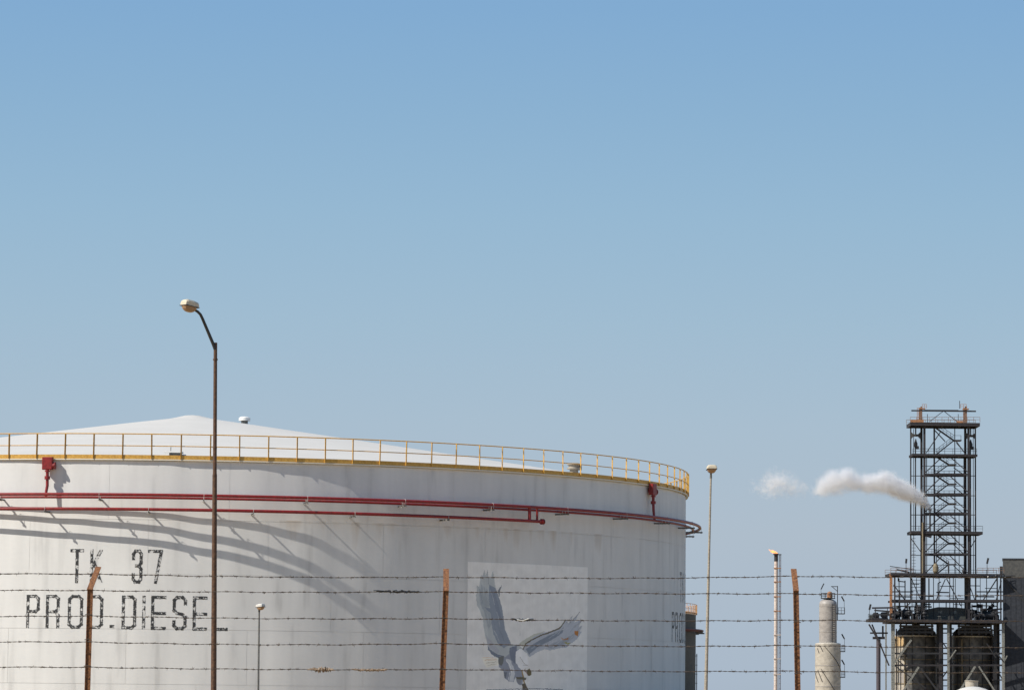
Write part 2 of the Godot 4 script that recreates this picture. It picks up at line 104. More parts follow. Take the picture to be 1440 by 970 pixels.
		[1.39,42.93,-4.8,1.39,43.91,-4.8,0.06,"d"], [2.4,42.94,-4.8,2.4,43.92,-4.8,0.06,"d"], [3.4,42.95,-4.8,3.4,43.93,-4.8,0.06,"d"], [4.4,42.96,-4.8,4.41,43.94,-4.8,0.06,"d"], [-1.62,40.09,-4.8,4.4,40.16,-4.8,0.07,"d"],
		[-1.63,39.6,-4.8,4.4,39.66,-4.8,0.05,"d"], [-1.63,39.11,-4.8,-1.62,40.09,-4.8,0.06,"d"], [-0.62,39.12,-4.8,-0.62,40.1,-4.8,0.06,"d"], [0.38,39.13,-4.8,0.38,40.11,-4.8,0.06,"d"], [1.39,39.14,-4.8,1.39,40.12,-4.8,0.06,"d"],
		[2.39,39.15,-4.8,2.39,40.13,-4.8,0.06,"d"], [3.39,39.16,-4.8,3.39,40.14,-4.8,0.06,"d"], [4.4,39.17,-4.8,4.4,40.16,-4.8,0.06,"d"], [-1.63,32.11,-4.8,4.38,32.18,-4.8,0.07,"d"], [-1.64,31.62,-4.8,4.38,31.69,-4.8,0.05,"d"],
		[-1.64,31.13,-4.8,-1.63,32.11,-4.8,0.06,"d"], [-0.63,31.14,-4.8,-0.63,32.12,-4.8,0.06,"d"], [0.37,31.16,-4.8,0.37,32.13,-4.8,0.06,"d"], [1.37,31.17,-4.8,1.37,32.14,-4.8,0.06,"d"], [2.37,31.18,-4.8,2.38,32.16,-4.8,0.06,"d"],
		[3.38,31.19,-4.8,3.38,32.17,-4.8,0.06,"d"], [4.38,31.2,-4.8,4.38,32.18,-4.8,0.06,"d"],
	],
	"landing": [
		[1.76,53.61,-1.2,3.3,53.62,-1.2,0.3,"s"], [0.77,48.82,-1.2,2.31,48.83,-1.2,0.3,"s"], [0.76,44.95,-1.2,2.31,44.97,-1.2,0.3,"s"], [0.76,41.1,-1.2,2.3,41.11,-1.2,0.3,"s"], [0.75,37.31,-1.2,2.29,37.33,-1.2,0.3,"s"],
		[0.75,33.33,-1.2,2.29,33.34,-1.2,0.3,"s"], [0.74,29.13,-1.2,2.28,29.15,-1.2,0.3,"s"],
	],
	"brace": [
		[-3.72,51.02,0,-0.76,55.41,0,0.17,"s"], [2.18,53.47,0,4,50.96,0,0.17,"s"], [2.88,53.48,-5,4.56,51.53,-5,0.14,"s"], [-1.6,56.1,-5,0.64,53.73,-5,0.17,"s"], [-4,47.08,0,-0.63,50.21,0,0.19,"s"],
		[0.91,50.36,0,4.55,47.31,0,0.17,"s"], [2.31,48.55,-5,4.27,47.17,-5,0.15,"s"], [-4,43.15,0,-0.64,46.41,0,0.19,"s"], [0.91,46.57,0,4.55,43.38,0,0.17,"s"], [2.31,44.76,-5,4.27,43.24,-5,0.15,"s"],
		[-4.01,39.37,0,-0.64,42.48,0,0.19,"s"], [0.9,42.64,0,4.54,39.6,0,0.17,"s"], [2.3,40.83,-5,4.26,39.45,-5,0.15,"s"], [-4.01,35.58,0,-0.65,38.7,0,0.19,"s"], [0.89,38.86,0,4.53,35.82,0,0.17,"s"],
		[2.29,37.05,-5,4.25,35.67,-5,0.15,"s"], [-4.01,31.39,0,-0.65,34.92,0,0.19,"s"], [0.89,35.08,0,4.52,31.62,0,0.17,"s"], [2.28,33.27,-5,4.24,31.48,-5,0.15,"s"], [-4.02,27.2,0,-0.66,30.73,0,0.19,"s"],
		[0.88,30.88,0,4.51,27.43,0,0.17,"s"], [2.28,29.08,-5,4.23,27.28,-5,0.15,"s"], [-0.2,59.43,-1,-2.87,57.36,-1,0.11,"s"], [-0.05,59.43,-1,2.47,57.41,-1,0.11,"s"], [0.04,26.26,0,-1.93,21.78,0,0.17,"s"],
		[0.31,26.27,0,3.1,21,0,0.17,"s"], [-10.17,25.04,0,-7.66,21.72,0,0.2,"s"], [10.24,26.51,0,7.29,21.88,0,0.2,"s"], [11.22,26.1,-1,10.09,22.05,-1,0.14,"s"], [-15.2,17.18,2,-12.82,13.17,2,0.3,"s"],
		[-14.5,17.19,1,-11.15,9.16,1,0.26,"s"], [-10.31,9.72,3.2,-7.03,14.2,3.2,0.34,"c"], [-8.64,4.19,3.2,-5.57,8.94,3.2,0.34,"c"], [-5.15,8.66,3.2,-1.53,3.85,3.2,0.3,"d"], [2.23,4.02,3.2,5.45,9.19,3.2,0.34,"c"],
		[6.15,9.2,3.2,9.48,4.1,3.2,0.3,"c"], [0.01,9.97,3.2,1.69,12.35,3.2,0.2,"c"], [-10.03,10.56,3.2,-7.24,8.09,3.2,0.2,"s"], [9.5,12.02,3.2,11.03,10.09,3.2,0.22,"d"], [-10.31,9.17,3.2,-4.18,4.79,3.2,0.2,"d"],
		[7.69,13.67,3.2,9.5,10.9,3.2,0.18,"d"], [11.03,10.09,3.2,11.73,11.34,3.2,0.2,"c"], [-1.1,14.27,2,1.41,10.82,2,0.2,"d"], [1.41,10.12,2,-1.11,6.49,2,0.2,"d"], [9.35,9.51,2,11.02,6.61,2,0.2,"d"],
		[-6.49,26.47,-2,-4.44,21.89,-2,0.14,"s"], [6.18,22,-2,4.51,26.59,-2,0.14,"s"], [-10.03,18.07,-3,-6.4,21.73,-3,0.16,"s"], [6.45,18.24,-3,10.09,21.91,-3,0.16,"s"], [6.28,34.43,-1,4.52,31.34,-1,0.15,"s"],
		[-6.53,34.3,-2,-4.29,31.25,-2,0.15,"s"],
	],
	"ladder_rung": [
		[-5.25,60.01,-2,-4.9,60.01,-2,0.06,"r"], [-5.25,59.58,-2,-4.9,59.59,-2,0.06,"r"], [-5.25,59.16,-2,-4.9,59.17,-2,0.06,"r"], [-5.25,58.74,-2,-4.9,58.74,-2,0.06,"r"], [-5.25,58.32,-2,-4.9,58.32,-2,0.06,"r"],
		[-5.25,57.89,-2,-4.9,57.9,-2,0.06,"r"], [-5.25,57.47,-2,-4.9,57.48,-2,0.06,"r"], [-5.25,57.05,-2,-4.9,57.05,-2,0.06,"r"], [-6.4,26.06,-2,-4.58,26.07,-2,0.09,"s"], [-6.4,25.36,-2,-4.58,25.38,-2,0.09,"s"],
		[-6.4,24.66,-2,-4.58,24.68,-2,0.09,"s"], [-6.4,23.96,-2,-4.58,23.98,-2,0.09,"s"], [-6.4,23.26,-2,-4.58,23.28,-2,0.09,"s"], [-6.4,22.57,-2,-4.58,22.59,-2,0.09,"s"], [-6.4,21.87,-2,-4.58,21.89,-2,0.09,"s"],
		[-6.4,21.17,-2,-4.58,21.19,-2,0.09,"s"], [-6.32,34.86,-2,-5.55,34.87,-2,0.06,"s"], [-6.32,34.24,-2,-5.55,34.25,-2,0.06,"s"], [-6.32,33.63,-2,-5.55,33.64,-2,0.06,"s"], [-6.32,33.01,-2,-5.55,33.02,-2,0.06,"s"],
		[-6.32,32.4,-2,-5.55,32.41,-2,0.06,"s"], [-6.32,31.78,-2,-5.55,31.79,-2,0.06,"s"], [-6.32,31.17,-2,-5.55,31.18,-2,0.06,"s"], [-6.32,30.55,-2,-5.55,30.56,-2,0.06,"s"], [-6.32,29.94,-2,-5.55,29.95,-2,0.06,"s"],
		[-6.32,29.32,-2,-5.55,29.33,-2,0.06,"s"], [-6.32,28.71,-2,-5.56,28.72,-2,0.06,"s"], [-6.32,28.09,-2,-5.56,28.1,-2,0.06,"s"], [-6.33,27.48,-2,-5.56,27.49,-2,0.06,"s"],
	],
	"pipe": [
		[-9.19,26.44,-0.5,-9.19,25.75,-0.5,0.2,"s"], [-9.19,25.75,-0.5,-7.79,25.62,-0.5,0.2,"s"], [-1.36,25.41,-0.3,-1.37,21.92,-0.3,0.18,"s"], [-1.36,25.41,-0.3,-0.8,25.7,-0.3,0.18,"s"], [-3.03,39.8,0.5,-3.03,34.9,0.5,0.34,"s"],
		[-4.15,34.88,0.5,-2.75,34.48,0.5,0.5,"s"], [-10.45,28.8,-4,-5.56,28.16,-4,0.14,"s"], [-9.19,28.12,-3,-6.67,27.59,-3,0.3,"s"], [-4.53,37.26,1,-4.54,26.49,1,0.3,"p"], [-12.27,16.93,0,-12.26,14.71,0,0.35,"s"],
		[-13.94,19.98,0,-10.31,19.74,0,0.3,"s"], [-14.22,19.14,-1,-9.47,19.05,-1,0.24,"s"], [7.01,20.2,0,11.2,20.52,0,0.28,"s"], [6.73,21.17,-1,10.37,21.07,-1,0.2,"s"], [-9.19,20.86,-1,-4.72,20.77,-1,0.24,"s"],
		[-10.03,24.76,-2,-7.79,24.73,-2,0.16,"d"], [-9.47,22.81,-3.3,-6.4,22.79,-3.3,0.24,"d"], [-5.98,25.36,-4.6,-4.58,25.32,-4.6,0.12,"d"], [-3.74,23.01,-5.9,-1.65,22.98,-5.9,0.16,"d"], [-1.37,23.74,-3.2,1.15,23.71,-3.2,0.24,"d"],
		[1.43,22.65,-4.5,4.22,22.62,-4.5,0.12,"d"], [5.07,25.2,-5.8,7.58,25.17,-5.8,0.16,"d"], [6.46,22.98,-3.1,10.09,22.97,-3.1,0.24,"d"], [8.42,24.68,-4.4,10.93,24.65,-4.4,0.12,"d"], [-9.75,21,-5.7,-6.68,20.98,-5.7,0.16,"d"],
		[-8.63,20.03,-3,-4.44,20.02,-3,0.24,"d"], [-10.03,18.91,-4.3,-7.52,18.88,-4.3,0.12,"d"], [4.78,21.01,-5.6,7.85,20.99,-5.6,0.16,"d"], [5.89,19.91,-2.9,10.92,19.91,-2.9,0.24,"d"], [7.57,19.09,-4.2,11.2,19.08,-4.2,0.12,"d"],
		[-7.52,19.49,-5.5,-4.72,19.46,-5.5,0.16,"d"], [-4.16,21.34,-2.8,-2.49,21.3,-2.8,0.24,"d"], [2.12,21.4,-4.1,4.22,21.37,-4.1,0.12,"d"],
	],
	"equipment": [
		[-9.85,18.63,-2.5,-9.1,18.64,-2.5,0.9,"d"], [-8.82,19.48,-3.8,-7.89,19.49,-3.8,1.1,"s"], [-7.78,18.93,-5.1,-6.69,18.94,-5.1,1.3,"cabin"], [-6.78,19.92,-6.4,-6.02,19.92,-6.4,0.9,"d"], [-5.93,18.95,-3.7,-4.92,18.96,-3.7,1.2,"s"],
		[-9.07,20.73,-5,-8.48,20.73,-5,0.7,"cabin"], [-7.21,20.89,-6.3,-6.71,20.89,-6.3,0.6,"d"], [-5.2,20.35,-3.6,-4.53,20.36,-3.6,0.8,"s"], [5.01,19.07,-4.9,5.93,19.07,-4.9,1.1,"cabin"], [6.03,19.91,-6.2,6.87,19.92,-6.2,1,"d"],
		[6.88,18.95,-3.5,7.97,18.96,-3.5,1.3,"s"], [8.03,20.21,-4.8,8.78,20.22,-4.8,0.9,"cabin"], [8.74,19.1,-6.1,9.74,19.12,-6.1,1.2,"d"], [9.8,19.95,-3.4,10.64,19.96,-3.4,1,"s"], [10.4,18.98,-4.7,11.15,18.99,-4.7,0.9,"cabin"],
		[7.56,21.18,-6,8.14,21.19,-6,0.7,"d"], [9.56,21.2,-3.3,10.06,21.21,-3.3,0.6,"s"], [-14.46,18.72,-4.6,-13.7,18.73,-4.6,0.9,"cabin"], [-13.24,18.87,-5.9,-12.41,18.88,-5.9,1,"d"], [-12.03,18.74,-3.2,-11.11,18.75,-3.2,1.1,"s"],
		[-11.16,19.59,-4.5,-10.58,19.6,-4.5,0.7,"cabin"],
	],
}
# the painted eagle: shapes in metres from the top left corner of its white panel (right, down)
const MURAL := [
	["poly", Color(0.757,0.782,0.792), 0, [0.74,0.53, 0.80,0.63, 0.92,0.33, 0.99,0.59, 1.10,0.31, 1.15,0.65, 1.29,0.71, 1.41,0.35, 1.47,0.67, 1.55,1.10, 1.72,1.49, 1.92,1.94, 2.03,2.47, 2.12,2.99, 2.34,3.38, 2.48,3.61, 2.92,3.66, 3.18,3.82, 3.01,4.29, 2.66,4.49, 2.14,4.30, 1.72,4.18, 1.30,4.02, 1.13,3.66, 1.00,3.27, 0.91,2.88, 0.86,2.49, 0.70,2.17, 0.53,1.91, 0.45,1.52, 0.52,1.32, 0.50,1.06, 0.64,1.09, 0.69,0.79]],
	["poly", Color(0.677,0.709,0.733), 0, [0.76,0.99, 1.13,1.24, 1.16,1.57, 1.23,1.96, 0.94,2.03, 1.27,2.29, 1.32,2.74, 1.20,3.01, 1.07,2.62, 0.94,2.23, 0.73,1.91, 0.65,1.45]],
	["poly", Color(0.586,0.624,0.679), 0, [1.19,0.98, 1.55,1.13, 1.72,1.49, 1.92,1.94, 2.03,2.47, 2.12,2.99, 2.34,3.38, 2.46,3.61, 2.05,3.81, 1.71,3.59, 1.47,3.20, 1.34,2.74, 1.29,2.29, 1.12,2.15, 0.94,2.00, 1.25,2.04, 1.18,1.57]],
	["poly", Color(0.543,0.582,0.644), 0, [1.24,1.04, 1.49,1.30, 1.77,1.95, 1.93,2.60, 1.78,2.47, 1.52,1.95, 1.30,1.50]],
	["poly", Color(0.543,0.564,0.585), 0, [1.75,1.52, 1.68,1.29, 1.76,1.13, 1.91,0.98, 1.81,1.24, 1.78,1.52]],
	["poly", Color(0.494,0.527,0.585), 0, [1.14,3.71, 1.34,3.93, 1.76,4.11, 2.10,4.16, 1.80,4.29, 1.38,4.10, 1.18,3.90]],
	["poly", Color(0.714,0.733,0.762), 0, [1.06,3.22, 1.37,3.53, 1.80,3.91, 1.71,4.08, 1.28,3.86, 1.14,3.60]],
	["poly", Color(0.799,0.806,0.762), 0, [2.91,3.60, 3.54,3.29, 3.90,3.14, 4.61,2.99, 4.09,3.21, 3.54,3.50, 3.20,3.72]],
	["poly", Color(0.751,0.770,0.804), 0, [3.14,3.82, 3.54,3.49, 3.90,3.25, 4.46,3.07, 5.04,2.99, 5.44,2.89, 5.79,2.71, 5.92,2.47, 6.04,2.50, 6.20,2.60, 6.46,2.23, 6.38,2.52, 6.99,2.05, 6.59,2.57, 6.80,2.50, 7.19,2.41, 6.91,2.77, 7.20,2.68, 7.00,2.95, 7.16,2.96, 6.95,3.19, 6.74,3.36, 6.37,3.53, 6.06,3.71, 5.65,3.73, 5.35,3.79, 4.96,3.86, 4.57,3.82, 4.10,3.95, 3.82,4.09, 3.60,4.19, 3.46,4.02, 3.28,3.92]],
	["poly", Color(0.555,0.594,0.650), 0, [3.36,3.83, 4.09,3.48, 4.85,3.18, 5.64,2.95, 5.86,2.78, 5.79,3.04, 5.34,3.25, 4.66,3.53, 4.10,3.74, 3.59,4.07]],
	["poly", Color(0.665,0.691,0.733), 0, [4.66,3.66, 5.44,3.45, 6.36,3.17, 6.79,2.96, 6.47,3.30, 5.85,3.58, 5.05,3.79]],
	["line", Color(0.433,0.406,0.336), 0.06, [3.19,3.87, 3.36,3.59, 3.72,3.42, 4.28,3.21, 4.95,3.02, 5.54,2.85, 5.82,2.63, 5.94,2.47]],
	["line", Color(0.629,0.624,0.608), 0.02, [6.04,2.57, 6.46,2.26]],
	["line", Color(0.592,0.588,0.573), 0.03, [6.30,2.60, 6.99,2.07]],
	["line", Color(0.616,0.612,0.608), 0.02, [6.62,2.79, 7.20,2.42]],
	["line", Color(0.653,0.649,0.644), 0.02, [6.73,2.99, 7.18,2.70]],
	["poly", Color(0.751,0.491,0.253), 0, [5.62,3.25, 5.90,3.32, 6.22,3.26, 6.16,3.35, 5.83,3.38]],
	["poly", Color(0.641,0.612,0.229), 0, [5.81,3.43, 6.06,3.49, 6.39,3.49, 6.14,3.58]],
	["poly", Color(0.775,0.515,0.265), 0, [6.59,2.96, 6.92,2.93, 6.86,3.20, 6.68,3.11]],
	["poly", Color(0.973,0.964,0.916), 0, [0.81,4.22, 1.72,4.25, 1.78,4.57, 1.10,4.70, 0.93,4.48]],
	["line", Color(0.885,0.770,0.656), 0.03, [1.00,4.35, 1.69,4.33]],
	["line", Color(0.787,0.758,0.691), 0.02, [1.06,4.49, 1.68,4.43]],
	["line", Color(0.787,0.758,0.691), 0.02, [1.16,4.59, 1.65,4.52]],
	["line", Color(0.946,0.831,0.727), 0.02, [0.93,4.24, 1.63,4.26]],
	["poly", Color(0.616,0.643,0.697), 0, [1.80,4.17, 2.14,4.20, 2.66,3.90, 3.01,3.83, 3.15,4.29, 3.11,4.75, 3.25,5.01, 3.19,5.40, 3.03,5.47, 2.85,5.35, 2.76,5.08, 2.66,5.31, 2.33,5.27, 2.11,5.12, 2.06,4.86, 1.81,4.65, 1.74,4.44]],
	["poly", Color(0.470,0.479,0.478), 0, [1.76,4.21, 2.07,4.17, 2.03,4.50, 1.91,4.61, 1.75,4.50]],
	["poly", Color(0.848,0.861,0.875), 0, [2.18,4.27, 2.44,4.30, 2.68,4.75, 2.72,4.96, 2.64,5.29, 2.38,5.25, 2.49,4.82]],
	["poly", Color(0.507,0.539,0.602), 0, [2.41,3.78, 2.83,3.68, 2.80,4.03, 2.71,4.50, 2.49,4.31, 2.36,3.92]],
	["poly", Color(0.482,0.503,0.549), 0, [2.06,4.86, 2.25,4.89, 2.20,5.14, 2.12,5.12]],
	["poly", Color(0.592,0.594,0.608), 0, [2.80,5.11, 3.11,5.17, 3.05,5.44, 2.89,5.34]],
	["line", Color(0.812,0.831,0.833), 0.02, [0.96,0.46, 1.00,0.75, 0.98,1.05]],
	["line", Color(0.531,0.564,0.608), 0.02, [1.10,0.42, 1.15,0.70, 1.14,0.98]],
	["line", Color(0.775,0.794,0.810), 0.02, [1.40,0.48, 1.45,0.72, 1.44,0.97]],
	["line", Color(0.812,0.831,0.833), 0.02, [0.80,0.86, 0.88,1.18, 0.90,1.51]],
	["line", Color(0.531,0.564,0.608), 0.02, [0.64,1.19, 0.76,1.51, 0.82,1.84]],
	["line", Color(0.775,0.794,0.810), 0.02, [0.97,1.11, 1.07,1.41, 1.12,1.70]],
	["line", Color(0.812,0.831,0.833), 0.02, [1.26,1.24, 1.41,1.56, 1.50,1.89]],
	["line", Color(0.531,0.564,0.608), 0.02, [1.44,1.30, 1.61,1.65, 1.70,2.01]],
	["line", Color(0.775,0.794,0.810), 0.02, [1.07,2.23, 1.17,2.52, 1.21,2.81]],
	["line", Color(0.812,0.831,0.833), 0.02, [1.02,2.88, 1.13,3.14, 1.17,3.40]],
	["line", Color(0.531,0.564,0.608), 0.02, [1.36,2.35, 1.49,2.67, 1.55,3.00]],
	["line", Color(0.775,0.794,0.810), 0.02, [1.65,2.21, 1.77,2.54, 1.82,2.86]],
	["line", Color(0.812,0.831,0.833), 0.02, [1.47,3.00, 1.66,3.26, 1.79,3.52]],
	["line", Color(0.531,0.564,0.608), 0.02, [1.78,3.00, 1.97,3.25, 2.09,3.51]],
	["line", Color(0.775,0.794,0.810), 0.02, [1.22,3.53, 1.46,3.69, 1.63,3.85]],
	["line", Color(0.799,0.818,0.845), 0.02, [3.73,3.81, 4.00,3.66, 4.28,3.57]],
	["line", Color(0.592,0.624,0.667), 0.02, [4.10,3.81, 4.42,3.61, 4.76,3.46]],
	["line", Color(0.836,0.843,0.857), 0.02, [4.57,3.77, 4.95,3.55, 5.34,3.39]],
	["line", Color(0.799,0.818,0.845), 0.02, [5.05,3.76, 5.45,3.50, 5.85,3.31]],
	["line", Color(0.592,0.624,0.667), 0.02, [5.55,3.66, 5.90,3.39, 6.26,3.17]],
	["line", Color(0.836,0.843,0.857), 0.02, [6.06,3.57, 6.33,3.31, 6.63,3.09]],
	["line", Color(0.799,0.818,0.845), 0.02, [6.05,2.91, 6.25,2.67, 6.46,2.49]],
	["line", Color(0.592,0.624,0.667), 0.02, [6.31,3.00, 6.54,2.78, 6.78,2.62]],
	["line", Color(0.836,0.843,0.857), 0.02, [5.44,3.12, 5.69,2.93, 5.94,2.81]],
	["line", Color(0.799,0.818,0.845), 0.02, [4.85,3.33, 5.14,3.16, 5.44,3.05]],
	["line", Color(0.592,0.624,0.667), 0.02, [6.15,2.77, 6.25,2.62, 6.35,2.53]],
	["line", Color(0.973,0.973,0.973), 0.03, [2.19,4.33, 2.42,4.56, 2.54,4.89]],
	["line", Color(0.946,0.952,0.952), 0.03, [2.41,4.89, 2.34,5.22]],
	["line", Color(0.885,0.891,0.904), 0.03, [2.84,4.29, 3.02,4.68]],
	["poly", Color(0.973,0.973,0.973), 0, [2.77,3.95, 3.01,3.81, 3.24,3.89, 3.48,4.12, 3.55,4.48, 3.48,4.64, 3.29,4.65, 3.16,4.80, 2.93,4.63, 2.75,4.42]],
	["line", Color(0.763,0.746,0.727), 0.03, [3.01,4.19, 3.27,4.47, 3.47,4.56]],
	["line", Color(0.946,0.940,0.916), 0.02, [2.88,4.12, 3.06,4.42, 3.12,4.65]],
	["line", Color(0.702,0.685,0.644), 0.02, [3.21,4.55, 3.50,4.54]],
	["line", Color(0.641,0.515,0.277), 0.07, [3.16,4.78, 3.22,5.07, 3.30,5.34, 3.39,5.57]],
	["poly", Color(0.458,0.418,0.300), 0, [3.45,4.78, 3.60,4.70, 3.73,4.80, 3.74,4.99, 3.56,5.03, 3.45,4.89]],
	["line", Color(0.641,0.406,0.371), 0.03, [3.29,4.76, 3.53,4.99]],
	["poly", Color(0.446,0.424,0.360), 0, [2.74,5.08, 3.44,5.10, 3.38,5.22, 2.85,5.17]],
	["poly", Color(0.433,0.394,0.324), 0, [3.16,5.40, 3.35,5.35, 3.59,5.70, 3.57,5.93, 3.23,5.93]],
	["line", Color(0.507,0.527,0.561), 0.03, [1.11,5.67, 2.68,5.63, 4.12,5.60, 5.83,5.62]],
]

# ------------------------------------------------------------------ helpers
func numbered(n: String) -> String:
	var k: int = used.get(n, 0)
	used[n] = k + 1
	return n if k == 0 else "%s_%03d" % [n, k]

func thing(called: String, label: String, category: String, at := Vector3.ZERO, turn := 0.0, group := "") -> Node3D:
	var o := Node3D.new()
	o.name = numbered(called)
	add_child(o)
	o.position = at
	o.rotation.y = turn
	o.set_meta("label", label)
	o.set_meta("category", category)
	if group != "":
		o.set_meta("group", group)
	return o

func sub(called: String, parent: Node, at := Vector3.ZERO, turn := 0.0) -> Node3D:
	var o := Node3D.new()
	o.name = called
	parent.add_child(o, true)
	o.position = at
	o.rotation.y = turn
	return o

func part(called: String, mesh: Mesh, mat: Material, parent: Node, xf := Transform3D.IDENTITY) -> MeshInstance3D:
	var o := MeshInstance3D.new()
	o.name = called
	o.mesh = mesh
	o.material_override = mat
	o.transform = xf
	parent.add_child(o, true)
	return o

func begin() -> SurfaceTool:
	var st := SurfaceTool.new()
	st.begin(Mesh.PRIMITIVE_TRIANGLES)
	return st

func bar_xf(a: Vector3, b: Vector3, w: float, h: float) -> Transform3D:
	var d := b - a
	var n := d.normalized()
	var ref := Vector3.BACK if absf(n.z) < 0.9 else Vector3.UP
	var x := n.cross(ref).normalized()
	var z := x.cross(n)
	return Transform3D(Basis(x * w, d, z * h), (a + b) * 0.5)

func bar(called: String, a: Vector3, b: Vector3, w: float, mat: Material, parent: Node, h := -1.0) -> MeshInstance3D:
	return part(called, unit_box, mat, parent, bar_xf(a, b, w, w if h < 0 else h))

func rod(called: String, a: Vector3, b: Vector3, r: float, mat: Material, parent: Node) -> MeshInstance3D:
	return part(called, unit_rod, mat, parent, bar_xf(a, b, 2 * r, 2 * r))

func block(called: String, lo: Vector3, hi: Vector3, mat: Material, parent: Node) -> MeshInstance3D:
	return part(called, unit_box, mat, parent, Transform3D(Basis.from_scale(hi - lo), (lo + hi) * 0.5))

func tri(st: SurfaceTool, p: Array, n: Array, uv: Array) -> void:
	var g: Vector3 = (p[2] - p[0]).cross(p[1] - p[0])
	var order := [0, 1, 2] if g.dot(n[0] + n[1] + n[2]) >= 0 else [0, 2, 1]
	for i in order:
		st.set_normal(n[i])
		st.set_uv(uv[i])
		st.add_vertex(p[i])

func quad(st: SurfaceTool, a: Vector3, b: Vector3, c: Vector3, d: Vector3, n: Array, uv := [Vector2.ZERO, Vector2.RIGHT, Vector2.ONE, Vector2.DOWN]) -> void:
	tri(st, [a, b, c], [n[0], n[1], n[2]], [uv[0], uv[1], uv[2]])
	tri(st, [a, c, d], [n[0], n[2], n[3]], [uv[0], uv[2], uv[3]])

func flat_quad(st: SurfaceTool, a: Vector3, b: Vector3, c: Vector3, d: Vector3, outward: Vector3) -> void:
	var n := (b - a).cross(c - a).normalized()
	if n.length() < 0.5:
		n = (c - a).cross(d - a).normalized()
	if n.dot(outward) < 0:
		n = -n
	quad(st, a, b, c, d, [n, n, n, n])

func box(st: SurfaceTool, lo: Vector3, hi: Vector3, xf := Transform3D.IDENTITY) -> void:
	var c := []
	for i in 8:
		c.append(xf * Vector3(hi.x if i & 1 else lo.x, hi.y if i & 2 else lo.y, hi.z if i & 4 else lo.z))
	var mid: Vector3 = xf * ((lo + hi) * 0.5)
	for f in [[0, 1, 3, 2], [4, 5, 7, 6], [0, 1, 5, 4], [2, 3, 7, 6], [0, 2, 6, 4], [1, 3, 7, 5]]:
		flat_quad(st, c[f[0]], c[f[1]], c[f[2]], c[f[3]], (c[f[0]] + c[f[2]]) * 0.5 - mid)

func loft(st: SurfaceTool, rings: Array) -> void:
	# rings of equal point count joined with flat facets, both ends closed
	var mid := Vector3.ZERO
	var cnt := 0
	for r in rings:
		for p in r:
			mid += p
			cnt += 1
	mid /= cnt
	for k in rings.size() - 1:
		var n: int = rings[k].size()
		var cm := Vector3.ZERO
		for p in rings[k]:
			cm += p
		for p in rings[k + 1]:
			cm += p
		cm /= 2 * n
		for i in n:
			var j := (i + 1) % n
			var a: Vector3 = rings[k][i]
			var b: Vector3 = rings[k][j]
			var c: Vector3 = rings[k + 1][j]
			var d: Vector3 = rings[k + 1][i]
			flat_quad(st, a, b, c, d, (a + b + c + d) * 0.25 - cm)
	for e in [0, rings.size() - 1]:
		var r: Array = rings[e]
		var c := Vector3.ZERO
		for p in r:
			c += p
		c /= r.size()
		var o := c - mid
		for i in r.size():
			var a: Vector3 = r[i]
			var b: Vector3 = r[(i + 1) % r.size()]
			var n := (a - c).cross(b - c).normalized()
			if n.dot(o) < 0:
				n = -n
			tri(st, [c, a, b], [n, n, n], [Vector2.ZERO, Vector2.ZERO, Vector2.ZERO])

func tube(st: SurfaceTool, pts: Array, radius, sides := 8, caps := true) -> void:
	var n := pts.size()
	var rings := []
	var normals := []
	var last_x := Vector3.ZERO
	for i in n:
		var t: Vector3 = (pts[mini(i + 1, n - 1)] - pts[maxi(i - 1, 0)]).normalized()
		var x: Vector3
		if last_x == Vector3.ZERO:
			x = t.cross(Vector3.UP if absf(t.y) < 0.9 else Vector3.RIGHT).normalized()
		else:
			x = (last_x - t * last_x.dot(t)).normalized()
		last_x = x
		var y := t.cross(x)
		var r: float = radius[i] if radius is Array else radius
		var ring := []
		var nr := []
		for k in sides:
			var a := TAU * k / sides
			var d := x * cos(a) + y * sin(a)
			ring.append(pts[i] + d * r)
			nr.append(d)
		rings.append(ring)
		normals.append(nr)
	for i in n - 1:
		for k in sides:
			var j := (k + 1) % sides
			quad(st, rings[i][k], rings[i][j], rings[i + 1][j], rings[i + 1][k], [normals[i][k], normals[i][j], normals[i + 1][j], normals[i + 1][k]])
	if caps:
		for e in [0, n - 1]:
			var o: Vector3 = (pts[0] - pts[1]).normalized() if e == 0 else (pts[n - 1] - pts[n - 2]).normalized()
			for k in sides:
				tri(st, [pts[e], rings[e][k], rings[e][(k + 1) % sides]], [o, o, o], [Vector2.ZERO, Vector2.ZERO, Vector2.ZERO])

func round_at(r: float, deg: float, y: float) -> Vector3:
	var a := deg_to_rad(deg)
	return Vector3(r * sin(a), y, r * cos(a))

